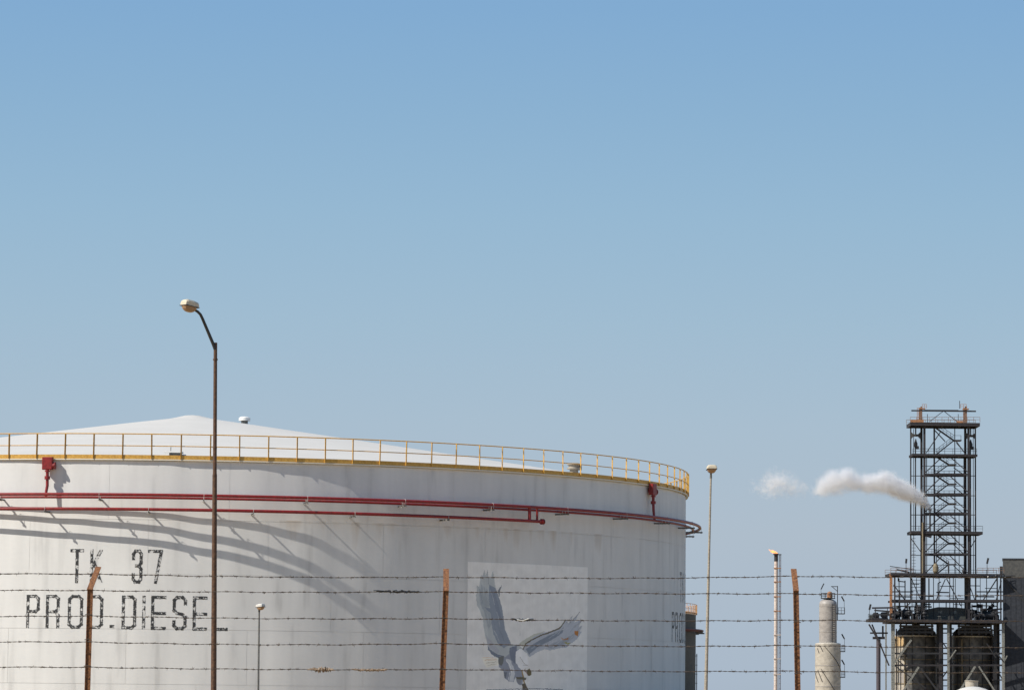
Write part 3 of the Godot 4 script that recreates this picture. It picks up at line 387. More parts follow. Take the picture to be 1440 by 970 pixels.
func lathe(st: SurfaceTool, prof: Array, segs: int, a0 := 0.0, a1 := 360.0, smooth := false) -> void:
	# profile of Vector2(radius, height), turned about y
	for k in prof.size() - 1:
		var p: Vector2 = prof[k]
		var q: Vector2 = prof[k + 1]
		var e := (q - p).normalized()
		var nn := [Vector2(e.y, -e.x), Vector2(e.y, -e.x)]
		if smooth:
			if k > 0:
				var f: Vector2 = (p - prof[k - 1]).normalized()
				nn[0] = (nn[0] + Vector2(f.y, -f.x)).normalized()
			if k < prof.size() - 2:
				var f2: Vector2 = (prof[k + 2] - q).normalized()
				nn[1] = (nn[1] + Vector2(f2.y, -f2.x)).normalized()
		for i in segs:
			var u0 := a0 + (a1 - a0) * i / segs
			var u1 := a0 + (a1 - a0) * (i + 1) / segs
			var v := []
			for c in [[u0, 0], [u1, 0], [u1, 1], [u0, 1]]:
				var w: Vector2 = nn[c[1]]
				v.append(round_at(w.x, c[0], w.y))
			var uv := [Vector2(u0 / 360, p.y), Vector2(u1 / 360, p.y), Vector2(u1 / 360, q.y), Vector2(u0 / 360, q.y)]
			quad(st, round_at(p.x, u0, p.y), round_at(p.x, u1, p.y), round_at(q.x, u1, q.y), round_at(q.x, u0, q.y), v, uv)

func turned(prof: Array, segs := 24, smooth := false) -> Mesh:
	var st := begin()
	lathe(st, prof, segs, 0, 360, smooth)
	return st.commit()

# ------------------------------------------------------------------ sky
func clear_sky(exposure: float) -> Texture2D:
	# clear dry-season sky: pale haze at the horizon, deeper blue upwards; elevation in degrees, colour as seen
	var rows := [[-90, 92, 80, 58], [-2, 120, 112, 96], [-0.5, 166, 179, 194], [0.5, 170, 185, 201], [2.66, 174, 189, 203], [4.4, 169, 190, 207], [6.1, 160, 188, 209], [7.8, 150, 184, 210], [9.5, 139, 177, 209], [11.1, 130, 171, 209], [16, 115, 159, 202], [25, 99, 144, 190], [45, 82, 124, 172], [90, 70, 108, 158]]
	var H := 2048
	var img := Image.create(64, H, false, Image.FORMAT_RGBF)
	for y in H:
		var el := 90.0 - 180.0 * (y + 0.5) / H
		var c := Color.BLACK
		for i in rows.size() - 1:
			if el >= rows[i][0] and el <= rows[i + 1][0]:
				var t: float = (el - rows[i][0]) / (rows[i + 1][0] - rows[i][0])
				var a := Color(rows[i][1] / 255.0, rows[i][2] / 255.0, rows[i][3] / 255.0)
				var b := Color(rows[i + 1][1] / 255.0, rows[i + 1][2] / 255.0, rows[i + 1][3] / 255.0)
				c = a.lerp(b, t).srgb_to_linear()
				break
		c = Color(c.r / exposure, c.g / exposure, c.b / exposure)
		for x in 64:
			img.set_pixel(x, y, c)
	return ImageTexture.create_from_image(img)

# ------------------------------------------------------------------ materials
func srgb(r: float, g: float, b: float) -> Color:
	return Color(r, g, b).linear_to_srgb()

func grain(name: String, dark: Color, light: Color, size_m: float, rough := 0.75, seed_ := 1, freq := 0.02, metal := 0.0) -> StandardMaterial3D:
	# linear base colours, mottled between the two
	var n := FastNoiseLite.new()
	n.seed = seed_
	n.frequency = freq
	n.fractal_octaves = 5
	var g := n.get_seamless_image(256, 256)
	var img := Image.create(256, 256, false, Image.FORMAT_RGB8)
	for y in 256:
		for x in 256:
			var t := clampf((g.get_pixel(x, y).r - 0.5) * 1.7 + 0.5, 0, 1)
			img.set_pixel(x, y, dark.lerp(light, t).linear_to_srgb())
	var m := StandardMaterial3D.new()
	m.resource_name = name
	m.albedo_texture = ImageTexture.create_from_image(img)
	m.uv1_triplanar = true
	m.uv1_world_triplanar = true
	m.uv1_scale = Vector3.ONE / size_m
	m.roughness = rough
	m.metallic = metal
	return m

func plain(name: String, r: float, g: float, b: float, rough := 0.6) -> StandardMaterial3D:
	var m := StandardMaterial3D.new()
	m.resource_name = name
	m.albedo_color = srgb(r, g, b)
	m.roughness = rough
	return m

func noise_image(w: int, h: int, seed_: int, freq: float, oct := 4) -> Image:
	var n := FastNoiseLite.new()
	n.seed = seed_
	n.frequency = freq
	n.fractal_octaves = oct
	return n.get_seamless_image(w, h)

func shell_paint() -> StandardMaterial3D:
	# weathered white paint: rain streaks, patches of dirt, brownish streaks under the ring weld
	var W := 2048
	var H := 512
	var fine := noise_image(W, 32, 11, 0.05)
	fine.resize(W, H, Image.INTERPOLATE_CUBIC)
	var wide := noise_image(W, 16, 12, 0.014)
	wide.resize(W, H, Image.INTERPOLATE_CUBIC)
	var patch := noise_image(W, H, 13, 0.012)
	var speck := noise_image(W, H, 14, 0.12, 3)
	var img := Image.create(W, H, false, Image.FORMAT_RGB8)
	for y in H:
		var hgt := WALL_H * (1.0 - float(y) / H)
		for x in W:
			var deg := (float(x) / W - 0.5) * 180.0
			var s := fine.get_pixel(x, y).r - 0.5
			var w := wide.get_pixel(x, y).r - 0.5
			var p := patch.get_pixel(x, y).r - 0.5
			var k := speck.get_pixel(x, y).r - 0.5
			var v := 0.69 + s * 0.08 + w * 0.06 + p * 0.04 + k * 0.02
			if s < -0.2:
				v -= (-0.2 - s) * 0.35
			var c := Color(v * 0.985, v * 0.99, v * 0.98)
			# brownish streaks, fading downwards from the ring weld
			var below := 9.36 - hgt
			if below > -0.05 and below < 1.2 and deg > 14 and deg < 58:
				var run := clampf(0.25 + s * 1.6 + p * 0.8, 0, 1) * clampf(1.0 - below / (0.35 + maxf(0, s) * 2.2), 0, 1)
				c = c.lerp(Color(0.34, 0.25, 0.15), run * 0.5)
			img.set_pixel(x, y, c.linear_to_srgb())
	var m := StandardMaterial3D.new()
	m.resource_name = "weathered white tank paint"
	m.albedo_texture = ImageTexture.create_from_image(img)
	m.roughness = 0.62
	m.metallic_specular = 0.35
	return m

const GLYPHS := {
	"T": [[0, 0, 1, 0], [0.5, 0, 0.5, 1]],
	"K": [[0, 0, 0, 1], [1, 0, 0.12, 0.5], [0.35, 0.42, 1, 1]],
	"3": [[0, 0.24, 0, 0.1, 0.25, 0, 0.75, 0, 1, 0.1, 1, 0.38, 0.75, 0.48, 0.4, 0.48], [0.75, 0.48, 1, 0.58, 1, 0.9, 0.75, 1, 0.25, 1, 0, 0.9, 0, 0.76]],
	"7": [[0, 0, 1, 0, 0.55, 1]],
	"P": [[0, 1, 0, 0, 0.75, 0, 1, 0.08, 1, 0.42, 0.75, 0.5, 0, 0.5]],
	"R": [[0, 1, 0, 0, 0.75, 0, 1, 0.08, 1, 0.42, 0.75, 0.5, 0, 0.5], [0.75, 0.5, 1, 0.62, 1, 1]],
	"O": [[0, 0.09, 0.25, 0, 0.75, 0, 1, 0.09, 1, 0.91, 0.75, 1, 0.25, 1, 0, 0.91, 0, 0.09]],
	"D": [[0, 0, 0.75, 0, 1, 0.09, 1, 0.91, 0.75, 1, 0, 1, 0, 0]],
	"I": [[0, 0, 0, 1]],
	"E": [[0, 0, 0, 1], [0, 0, 1, 0], [0, 0.52, 1, 0.52], [0, 1, 1, 1]],
	"S": [[1, 0.2, 1, 0.09, 0.75, 0, 0.25, 0, 0, 0.09, 0, 0.42, 0.25, 0.5, 0.75, 0.55, 1, 0.63, 1, 0.91, 0.75, 1, 0.25, 1, 0, 0.91, 0, 0.78]],
	"L": [[0, 0, 0, 1, 1, 1]],
	".": [[0, 0.97, 1, 0.97]],
}
# glyph, left edge, right edge (metres along the shell), top, bottom
const WORDS := [
	["T", -2.96, -2.36, 8.02, 6.55], ["K", -2.08, -1.55, 8.02, 6.55], ["3", -0.25, 0.21, 8.02, 6.55], ["7", 0.44, 1.08, 8.02, 6.55],
	["P", -4.88, -4.28, 6.03, 4.58], ["R", -4.0, -3.39, 6.03, 4.58], ["O", -3.02, -2.35, 6.03, 4.58], ["D", -2.1, -1.47, 6.03, 4.58], [".", -1.17, -0.96, 6.03, 4.58],
	["D", -0.65, -0.02, 6.03, 4.57], ["I", 0.24, 0.41, 6.03, 4.57], ["E", 0.62, 1.27, 6.03, 4.56], ["S", 1.55, 2.16, 6.03, 4.56], ["E", 2.42, 3.05, 6.03, 4.55], ["L", 3.31, 3.95, 6.03, 4.55],
]
const SIGN := Rect2(-5.2, 4.3, 9.5, 3.9)   # along the shell, height

func lettering() -> StandardMaterial3D:
	var ppm := 110.0
	var W := int(SIGN.size.x * ppm)
	var H := int(SIGN.size.y * ppm)
	var wear := noise_image(W, H, 31, 0.035, 4)
	var flake := noise_image(W, H, 32, 0.16, 3)
	var img := Image.create(W, H, false, Image.FORMAT_RGBA8)
	img.fill(Color(0.17, 0.18, 0.19, 0))
	var hw := 0.066
	for g in WORDS:
		var fade := 0.0
		if g[0] in ["7", "I"] or g[0] == "K":
			fade = 0.1
		for line in GLYPHS[g[0]]:
			for i in range(0, line.size() - 2, 2):
				var a := Vector2(lerpf(g[1] + hw, g[2] - hw, line[i]), lerpf(g[3] - hw, g[4] + hw, line[i + 1]))
				var b := Vector2(lerpf(g[1] + hw, g[2] - hw, line[i + 2]), lerpf(g[3] - hw, g[4] + hw, line[i + 3]))
				var d := (b - a).normalized()
				var ln := a.distance_to(b)
				var x0 := int((minf(a.x, b.x) - hw * 1.5 - SIGN.position.x) * ppm)
				var x1 := int((maxf(a.x, b.x) + hw * 1.5 - SIGN.position.x) * ppm)
				var y0 := int((SIGN.end.y - maxf(a.y, b.y) - hw * 1.5) * ppm)
				var y1 := int((SIGN.end.y - minf(a.y, b.y) + hw * 1.5) * ppm)
				for y in range(maxi(y0, 0), mini(y1, H - 1) + 1):
					for x in range(maxi(x0, 0), mini(x1, W - 1) + 1):
						var p := Vector2(SIGN.position.x + (x + 0.5) / ppm, SIGN.end.y - (y + 0.5) / ppm) - a
						var al := p.dot(d)
						var ac := absf(p.cross(d))
						var fl := flake.get_pixel(x, y).r - 0.5
						if ac > hw + fl * 0.03 or al < -hw or al > ln + hw:
							continue
						# the brush left heavy edges; the middle of the stroke has flaked off in patches
						var n := wear.get_pixel(x, y).r - 0.5 + fl * 0.45
						var edge := 0.13 if ac > hw * 0.6 else 0.0
						var keep := clampf((n + edge - fade + 0.13) * 8.0, 0.05, 1.0)
						var c := img.get_pixel(x, y)
						img.set_pixel(x, y, Color(0.17, 0.18, 0.19, maxf(c.a, keep * 0.88)))
	img.generate_mipmaps()
	var m := StandardMaterial3D.new()
	m.resource_name = "flaked black stencil paint"
	m.albedo_texture = ImageTexture.create_from_image(img)
	m.transparency = BaseMaterial3D.TRANSPARENCY_ALPHA
	m.roughness = 0.75
	return m

func fill_poly(img: Image, pts: PackedVector2Array, c: Color) -> void:
	var lo := 1e9
	var hi := -1e9
	for p in pts:
		lo = minf(lo, p.y)
		hi = maxf(hi, p.y)
	for y in range(maxi(int(lo), 0), mini(int(hi) + 1, img.get_height())):
		var xs := []
		for i in pts.size():
			var a := pts[i]
			var b := pts[(i + 1) % pts.size()]
			if (a.y <= y + 0.5) != (b.y <= y + 0.5):
				xs.append(a.x + (y + 0.5 - a.y) * (b.x - a.x) / (b.y - a.y))
		xs.sort()
		for i in range(0, xs.size() - 1, 2):
			img.fill_rect(Rect2i(int(xs[i]), y, maxi(1, int(xs[i + 1]) - int(xs[i])), 1), c)

func mural_paint(w_m: float, h_m: float) -> StandardMaterial3D:
	var ppm := 120.0
	var W := int(w_m * ppm)
	var H := int(h_m * ppm)
	var img := Image.create(W, H, false, Image.FORMAT_RGB8)
	img.fill(srgb(0.875, 0.87, 0.845))
	for e in MURAL:
		var v := PackedVector2Array()
		for i in range(0, e[3].size(), 2):
			v.append(Vector2(e[3][i], e[3][i + 1]) * ppm)
		if e[0] == "poly":
			fill_poly(img, v, e[1])
		else:
			for i in v.size() - 1:
				var t: float = e[2] * ppm * 0.5
				var d := (v[i + 1] - v[i]).normalized()
				var n := d.orthogonal() * maxf(t, 1.2)
				d *= t * 0.6
				fill_poly(img, PackedVector2Array([v[i] - d + n, v[i + 1] + d + n, v[i + 1] + d - n, v[i] - d - n]), e[1])
	# brush work and feather strokes: jitter the edges and mottle the paint
	var wob := noise_image(W, H, 41, 0.05, 4)
	var wob2 := noise_image(W, H, 42, 0.05, 4)
	var mot := noise_image(W, H, 43, 0.012, 4)
	var rain := noise_image(W, 32, 44, 0.05)
	rain.resize(W, H, Image.INTERPOLATE_CUBIC)
	var res := Image.create(W, H, false, Image.FORMAT_RGB8)
	for y in H:
		for x in W:
			var sx := clampi(x + int((wob.get_pixel(x, y).r - 0.5) * 9), 0, W - 1)
			var sy := clampi(y + int((wob2.get_pixel(x, y).r - 0.5) * 9), 0, H - 1)
			var c := img.get_pixel(sx, sy)
			var f := 1.0 + (mot.get_pixel(x, y).r - 0.5) * 0.07 + (rain.get_pixel(x, y).r - 0.5) * 0.025
			res.set_pixel(x, y, Color(c.r * f, c.g * f, c.b * f))
	var m := StandardMaterial3D.new()
	m.resource_name = "painted mural"
	m.albedo_texture = ImageTexture.create_from_image(res)
	m.roughness = 0.65
	return m

func materials() -> void:
	M.shell = shell_paint()
	M.roof = grain("white roof paint", Color(0.535, 0.515, 0.48), Color(0.565, 0.545, 0.51), 14.0, 0.9, 3, 0.02)
	M.yellow = grain("yellow railing paint", Color(0.46, 0.25, 0.045), Color(0.66, 0.39, 0.08), 1.2, 0.5, 4, 0.03)
	M.cream = plain("cream curb paint", 0.74, 0.68, 0.56)
	M.red = grain("red pipe paint", Color(0.16, 0.01, 0.011), Color(0.275, 0.018, 0.018), 1.5, 0.42, 5, 0.03)
	M.maroon = grain("red pipe paint darkened as shade", Color(0.07, 0.012, 0.012), Color(0.14, 0.025, 0.022), 1.5, 0.6, 38, 0.03)  # pipe red with the shade on the far tank's pipes put into the colour
	M.galv = grain("galvanised steel", Color(0.42, 0.41, 0.38), Color(0.66, 0.64, 0.6), 0.6, 0.55, 6, 0.04)
	M.dull = grain("dull steel", Color(0.08, 0.08, 0.08), Color(0.17, 0.17, 0.16), 0.8, 0.6, 7, 0.04)
	M.white = plain("white fitting paint", 0.74, 0.73, 0.7)
	M.brown = grain("brown rusted pole", Color(0.05, 0.022, 0.01), Color(0.125, 0.06, 0.028), 0.7, 0.6, 8, 0.03)
	M.black = plain("black arm paint", 0.025, 0.025, 0.025, 0.5)
	M.lamp = grain("cream lamp housing", Color(0.5, 0.44, 0.33), Color(0.68, 0.6, 0.46), 0.5, 0.6, 9, 0.04)
	M.lens = plain("browned lamp bowl", 0.32, 0.2, 0.12, 0.3)
	M.polepaint = grain("weathered cream pole", Color(0.22, 0.195, 0.155), Color(0.42, 0.37, 0.3), 0.9, 0.65, 10, 0.03)
	M.rust = grain("rusty fence post", Color(0.1, 0.038, 0.017), Color(0.28, 0.122, 0.045), 0.2, 0.8, 15, 0.03)
	M.wire = grain("rusted barbed wire", Color(0.03, 0.024, 0.02), Color(0.1, 0.07, 0.05), 0.1, 0.7, 16, 0.05)
	M.olive = grain("dark olive tank paint", Color(0.042, 0.04, 0.033), Color(0.07, 0.066, 0.053), 5.0, 0.7, 17, 0.03)
	M.orange = grain("faded orange railing", Color(0.42, 0.2, 0.07), Color(0.6, 0.34, 0.15), 1.0, 0.6, 18, 0.03)
	# coker
	M.s = grain("sooty structural steel", Color(0.013, 0.013, 0.017), Color(0.042, 0.036, 0.04), 2.2, 0.7, 19, 0.03)
	M.d = grain("black steel", Color(0.012, 0.013, 0.017), Color(0.034, 0.034, 0.038), 2.0, 0.65, 20, 0.03)
	M.r = grain("rusty orange steel", Color(0.2, 0.08, 0.035), Color(0.5, 0.26, 0.13), 1.8, 0.75, 21, 0.03)
	M.h = grain("rust streaked rail", Color(0.1, 0.055, 0.04), Color(0.3, 0.18, 0.12), 2.0, 0.7, 22, 0.03)
	M.c = grain("pale fireproofed steel", Color(0.12, 0.125, 0.115), Color(0.27, 0.27, 0.245), 2.6, 0.8, 23, 0.03)
	M.u = grain("grey pipe column", Color(0.05, 0.042, 0.055), Color(0.1, 0.085, 0.1), 2.2, 0.6, 24, 0.03)
	M.p = grain("tan pipe lagging", Color(0.12, 0.1, 0.06), Color(0.26, 0.21, 0.14), 1.6, 0.7, 25, 0.03)
	M.drum = grain("sooty drum lagging", Color(0.045, 0.047, 0.05), Color(0.16, 0.157, 0.15), 9.0, 0.5, 26, 0.02)
	M.cabin = grain("grey green cabin sheet", Color(0.035, 0.038, 0.036), Color(0.075, 0.078, 0.07), 2.5, 0.6, 27, 0.03)
	M.clad = grain("dark wall cladding", Color(0.014, 0.018, 0.027), Color(0.026, 0.031, 0.042), 4.0, 0.7, 28, 0.02)
	M.clad2 = grain("grey upper cladding", Color(0.05, 0.053, 0.054), Color(0.085, 0.085, 0.082), 4.0, 0.7, 29, 0.02)
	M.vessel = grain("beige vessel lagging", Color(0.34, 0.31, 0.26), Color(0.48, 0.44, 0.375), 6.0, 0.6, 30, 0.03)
	M.tan = grain("tan painted sunlight", Color(0.4, 0.27, 0.13), Color(0.55, 0.4, 0.22), 3.0, 0.7, 37, 0.03)  # colour of the painted sunlight high on the first drum
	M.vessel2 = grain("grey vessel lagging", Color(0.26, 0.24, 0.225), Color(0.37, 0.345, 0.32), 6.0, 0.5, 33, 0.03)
	M.flare = grain("pale flare stack paint", Color(0.42, 0.34, 0.3), Color(0.66, 0.58, 0.52), 3.0, 0.6, 34, 0.03)
	M.ground = grain("dry sandy ground", Color(0.31, 0.215, 0.10), Color(0.42, 0.30, 0.15), 40.0, 0.95, 35, 0.02)
	M.blackrag = plain("black plastic film", 0.02, 0.02, 0.022, 0.35)
	M.brownrag = grain("brown sacking", Color(0.13, 0.085, 0.055), Color(0.38, 0.29, 0.21), 0.06, 0.9, 36, 0.04)
	M.palerag = plain("pale plastic film", 0.5, 0.5, 0.48, 0.5)
	var f := StandardMaterial3D.new()
	f.resource_name = "flame"
	f.albedo_color = Color(1.0, 0.6, 0.32)
	f.emission_enabled = true
	f.emission = Color(1.0, 0.72, 0.5)
	f.emission_energy_multiplier = 0.8
	M.flame = f

# ------------------------------------------------------------------ the white tank
func bulge(deg: float, y: float) -> float:
	# plates of a welded shell are never quite round
	var s := deg_to_rad(deg) * TANK_R
	return 0.005 * sin(s * 3.1 + y * 0.35) + 0.008 * sin(s * 1.83 + 1.7 - y * 0.2) + 0.011 * sin(s * 1.07 + 0.4 + y * 0.12)

func shell_point(deg: float, y: float, off: float) -> Vector3:
	return round_at(TANK_R + off + bulge(deg, y), deg, y)

func shell_normal(deg: float, y: float) -> Vector3:
	var t := shell_point(deg + 0.05, y, 0) - shell_point(deg - 0.05, y, 0)
	return Vector3.UP.cross(t).normalized() * (1.0 if Vector3.UP.cross(t).dot(round_at(1, deg, 0)) > 0 else -1.0)

func shell_sheet(a0: float, a1: float, y0: float, y1: float, off: float, na: int, ny: int, paint_uv: bool) -> Mesh:
	var st := begin()
	for i in na:
		for j in ny:
			var p := []
			var n := []
			var uv := []
			for c in [[0, 0], [1, 0], [1, 1], [0, 1]]:
				var a := lerpf(a0, a1, float(i + c[0]) / na)
				var y := lerpf(y0, y1, float(j + c[1]) / ny)
				p.append(shell_point(a, y, off))
				n.append(shell_normal(a, y))
				uv.append(Vector2(a / 180.0 + 0.5, 1.0 - y / WALL_H) if paint_uv else Vector2((a - a0) / (a1 - a0), 1.0 - (y - y0) / (y1 - y0)))
			quad(st, p[0], p[1], p[2], p[3], n, uv)
	return st.commit()

func ring_tube(r: float, y: float, rad: float, a0: float, a1: float, step := 1.5, sides := 8) -> Mesh:
	var st := begin()
	var pts := []
	var n := int((a1 - a0) / step)
	for i in n + 1:
		pts.append(round_at(r, a0 + (a1 - a0) * i / n, y))
	tube(st, pts, rad, sides)
	return st.commit()

func railing(t: Node3D, r: float, y: float, a0: float, a1: float, step: float, offset: float, mat: Material, rng: RandomNumberGenerator) -> void:
	part("top_rail", ring_tube(r, y + 1.09, 0.024, a0, a1), mat, t)
	part("middle_rail", ring_tube(r, y + 0.57, 0.02, a0, a1), mat, t)
	var st := begin()   # an angle iron: one leg along the rim, one pointing out
	box(st, Vector3(-0.03, 0, -0.006), Vector3(0.03, 1.09, 0.006))
	box(st, Vector3(-0.03, 0, 0.007), Vector3(-0.02, 1.085, 0.055))
	var pm := st.commit()
	var a := a0 + fposmod(offset - a0, step)
	while a < a1:
		var xf := Transform3D(Basis(Vector3.UP, deg_to_rad(a)) * Basis(Vector3.BACK, rng.randfn(0, 0.012)), round_at(r + 0.033, a, y))
		part("railing_post", pm, mat, t, xf)
		a += step

func foam_chamber(t: Node3D, deg: float) -> void:
	var f := sub("foam_chamber", t, Vector3.ZERO, deg_to_rad(deg))
	f.set_meta("label", "red foam chamber box under the railing")
	var st := begin()
	var lo := Vector3(-0.235, 11.45, 25.13)
	var hi := Vector3(0.235, 12.0, 25.37)
	var e := 0.03
	var rings := []
	for z in [[lo.z, e], [lo.z + e, 0.0], [hi.z - e, 0.0], [hi.z, e]]:
		var q: float = z[1]
		rings.append([Vector3(lo.x + q, lo.y + q, z[0]), Vector3(hi.x - q, lo.y + q, z[0]), Vector3(hi.x - q, hi.y - q, z[0]), Vector3(lo.x + q, hi.y - q, z[0])])
	loft(st, rings)
	part("box", st.commit(), M.red, f)
	st = begin()
	tube(st, [Vector3(0.2, 11.62, 25.24), Vector3(0.31, 11.62, 25.24)], 0.13, 14)
	tube(st, [Vector3(0.31, 11.62, 25.24), Vector3(0.34, 11.62, 25.24)], 0.16, 14)
	tube(st, [Vector3(0.1, 11.7, 25.2), Vector3(0.1, 11.7, 24.96)], 0.12, 12)
	part("outlet", st.commit(), M.red, f)
	st = begin()
	tube(st, [Vector3(0.0, 11.5, 25.28), Vector3(0.0, 11.1, 25.28), Vector3(0.01, 10.75, 25.29), Vector3(-0.02, 10.5, 25.33), Vector3(-0.02, 10.27, 25.36)], [0.075, 0.068, 0.068, 0.062, 0.062], 10)
	part("riser", st.commit(), M.red, f)
	st = begin()
	tube(st, [Vector3(0, 11.17, 25.28), Vector3(0, 11.03, 25.28)], 0.125, 12)
	tube(st, [Vector3(0, 11.42, 25.28), Vector3(0, 11.36, 25.28)], 0.12, 12)
	part("flange", st.commit(), M.red, f)

func pipe_bracket(t: Node3D, deg: float, y: float, bolts: Array) -> void:
	var b := sub("pipe_bracket", t, Vector3.ZERO, deg_to_rad(deg))
	var st := begin()
	box(st, Vector3(-0.02, y - 0.07, 24.94), Vector3(0.02, y - 0.06, 25.84))
	box(st, Vector3(-0.005, y - 0.06, 24.94), Vector3(0.005, y - 0.01, 25.84))
	box(st, Vector3(-0.02, y - 0.01, 24.94), Vector3(0.02, y, 25.84))
	part("beam", st.commit(), M.dull, b)
	for q in bolts:
		st = begin()
		var pts := []
		for i in 9:
			var a := PI * i / 8
			pts.append(Vector3(0.0, q[1] + q[2] * sin(a) + 0.0, q[0] + q[2] * cos(a)))
		pts.push_front(Vector3(0, y - 0.1, q[0] + q[2]))
		pts.push_back(Vector3(0, y - 0.1, q[0] - q[2]))
		tube(st, pts, 0.008, 6)
		box(st, Vector3(-0.05, y - 0.095, q[0] + 0.05), Vector3(0.05, y - 0.072, q[0] + 0.1))
		part("clamp", st.commit(), M.galv, b)

func white_tank() -> void:
	var rng := RandomNumberGenerator.new()
	rng.seed = 5
	var t := thing("storage_tank", "large white diesel storage tank with yellow rim railing, red ring pipes and an eagle mural", "storage tank", TANK_C)
	# shell: a steel cylinder covered by plates, with open joints between them
	part("shell", turned([Vector2(24.5, 0.0), Vector2(24.975, 0.0), Vector2(24.975, 11.9), Vector2(24.5, 11.9)], 360), M.white, t)
	var course := [0.02, 2.21, 4.58, 6.95, 9.32, WALL_H - 0.06]
	var joint := 0.005
	for c in 5:
		var shift := [0.0, 5.0, 1.5, 7.0, 3.0][c] as float
		for k in 18:
			var a0 := -66.0 + shift + k * 12.0
			if a0 > 138:
				continue
			var da := rad_to_deg(joint / TANK_R) * 0.8
			part("shell_plate", shell_sheet(a0 + da, a0 + 12.0 - da, course[c] + joint, course[c + 1] - joint, 0.0, 20, 1, true), M.shell, t)
	# roof cone
	var st := begin()
	lathe(st, [Vector2(25.04, 11.96), Vector2(25.04, 11.985), Vector2(24.9, 12.02), Vector2(16.0, 13.385), Vector2(9.0, 14.46), Vector2(3.24, 15.34), Vector2(1.25, 15.63), Vector2(0.85, 15.72), Vector2(0.4, 15.83), Vector2(0.001, 15.87)], 180)
	var roof := part("roof", st.commit(), M.roof, t)
	# roof vent by the crown
	var v := sub("roof_vent", t, Vector3(2.65, 15.4, 0.1))
	part("neck", turned([Vector2(0.17, -0.1), Vector2(0.17, 0.22), Vector2(0.13, 0.24)], 16), M.dull, v)
	part("cap", turned([Vector2(0.2, 0.2), Vector2(0.29, 0.2), Vector2(0.29, 0.34), Vector2(0.2, 0.4), Vector2(0.001, 0.42)], 20), M.white, v)
	# relief valve near the rim
	v = sub("roof_vent", t, round_at(23.7, 53.7, 12.2))
	v.set_meta("label", "flanged rusty roof valve behind the railing")
	part("neck", turned([Vector2(0.2, -0.1), Vector2(0.2, 0.22)], 16), M.polepaint, v)
	part("body", turned([Vector2(0.2, 0.2), Vector2(0.33, 0.22), Vector2(0.33, 0.28), Vector2(0.26, 0.3), Vector2(0.26, 0.4), Vector2(0.34, 0.42), Vector2(0.34, 0.47), Vector2(0.2, 0.52), Vector2(0.001, 0.54)], 18), M.polepaint, v)
	st = begin()
	tube(st, [Vector3(0.2, 0.3, 0), Vector3(0.36, 0.3, 0.0)], 0.12, 12)
	part("side_flange", st.commit(), M.dull, v)
	# hatch
	var h := sub("roof_hatch", t, round_at(23.35, 3.2, 12.24))
	block("curb", Vector3(-0.34, -0.15, -0.3), Vector3(0.34, 0.1, 0.3), M.dull, h)
	block("lid", Vector3(-0.4, 0.102, -0.36), Vector3(0.4, 0.17, 0.36), M.white, h)
	rod("handle", Vector3(-0.12, 0.17, 0.1), Vector3(-0.12, 0.36, 0.1), 0.018, M.dull, h)
	block("hinge_box", Vector3(-0.38, -0.12, 0.302), Vector3(-0.16, 0.09, 0.4), M.white, h)
	# rim
	part("toe_board", turned([Vector2(25.08, 11.955), Vector2(25.095, 11.955), Vector2(25.095, 12.13), Vector2(25.08, 12.13)], 300), M.yellow, t)
	part("curb_angle", turned([Vector2(24.99, 11.9), Vector2(25.11, 11.9), Vector2(25.11, 11.95), Vector2(25.0, 11.95)], 300), M.cream, t)
	railing(t, 25.07, 11.955, -60.0, 128.0, 2.9, 4.1, M.yellow, rng)
	# ring pipes
	part("ring_pipe", ring_tube(25.71, 10.36, 0.07, -62, 190, 1.0, 10), M.red, t)
	part("ring_pipe", ring_tube(25.36, 10.25, 0.055, -62, 190, 1.0, 10), M.red, t)
	part("ring_pipe", ring_tube(25.71, 9.73, 0.072, -62, 43.3, 1.0, 10), M.red, t)
	for c in [[41.5, 25.69, 0.075], [42.6, 25.66, 0.055]]:
		rod("pipe_link", round_at(c[1], c[0], 9.73), round_at(c[1], c[0], 10.36), c[2], M.red, t)
	st = begin()
	tube(st, [round_at(25.69, 43.1, 9.73), round_at(25.69, 43.22, 9.73)], 0.13, 14)
	tube(st, [round_at(25.69, 43.3, 9.73), round_at(25.69, 43.42, 9.73)], 0.13, 14)
	part("blind_flange", st.commit(), M.red, t)
	for k in range(-5, 16):
		pipe_bracket(t, -3.7 + 10.1 * k, 10.18, [[25.69, 10.36, 0.085], [25.36, 10.25, 0.07]])
	for k in range(-5, 4):
		pipe_bracket(t, 1.1 + 10.1 * k, 9.645, [[25.69, 9.73, 0.092]])
	for a in [-81.4, -9.15, 65.2, 136.1]:
		if a > -62:
			foam_chamber(t, a)
	# writing, twice round the shell
	var ink := lettering()
	for off in [0.0, 85.25]:
		var a0 := rad_to_deg(SIGN.position.x / TANK_R) + off as float
		var a1 := rad_to_deg(SIGN.end.x / TANK_R) + off as float
		var o := part("lettering", shell_sheet(a0, a1, SIGN.position.y, SIGN.end.y, 0.006, 44, 1, false), ink, t)
		o.set_meta("label", "worn black stencilled tank number and product name")
	# mural
	var a2 := rad_to_deg(15.2 / TANK_R)
	var a3 := rad_to_deg(22.78 / TANK_R)
	var mu := part("mural", shell_sheet(a2, a3, 1.2, 7.82, 0.006, 34, 1, false), mural_paint(7.58, 6.62), t)
	mu.set_meta("label", "white panel painted with a diving grey eagle")

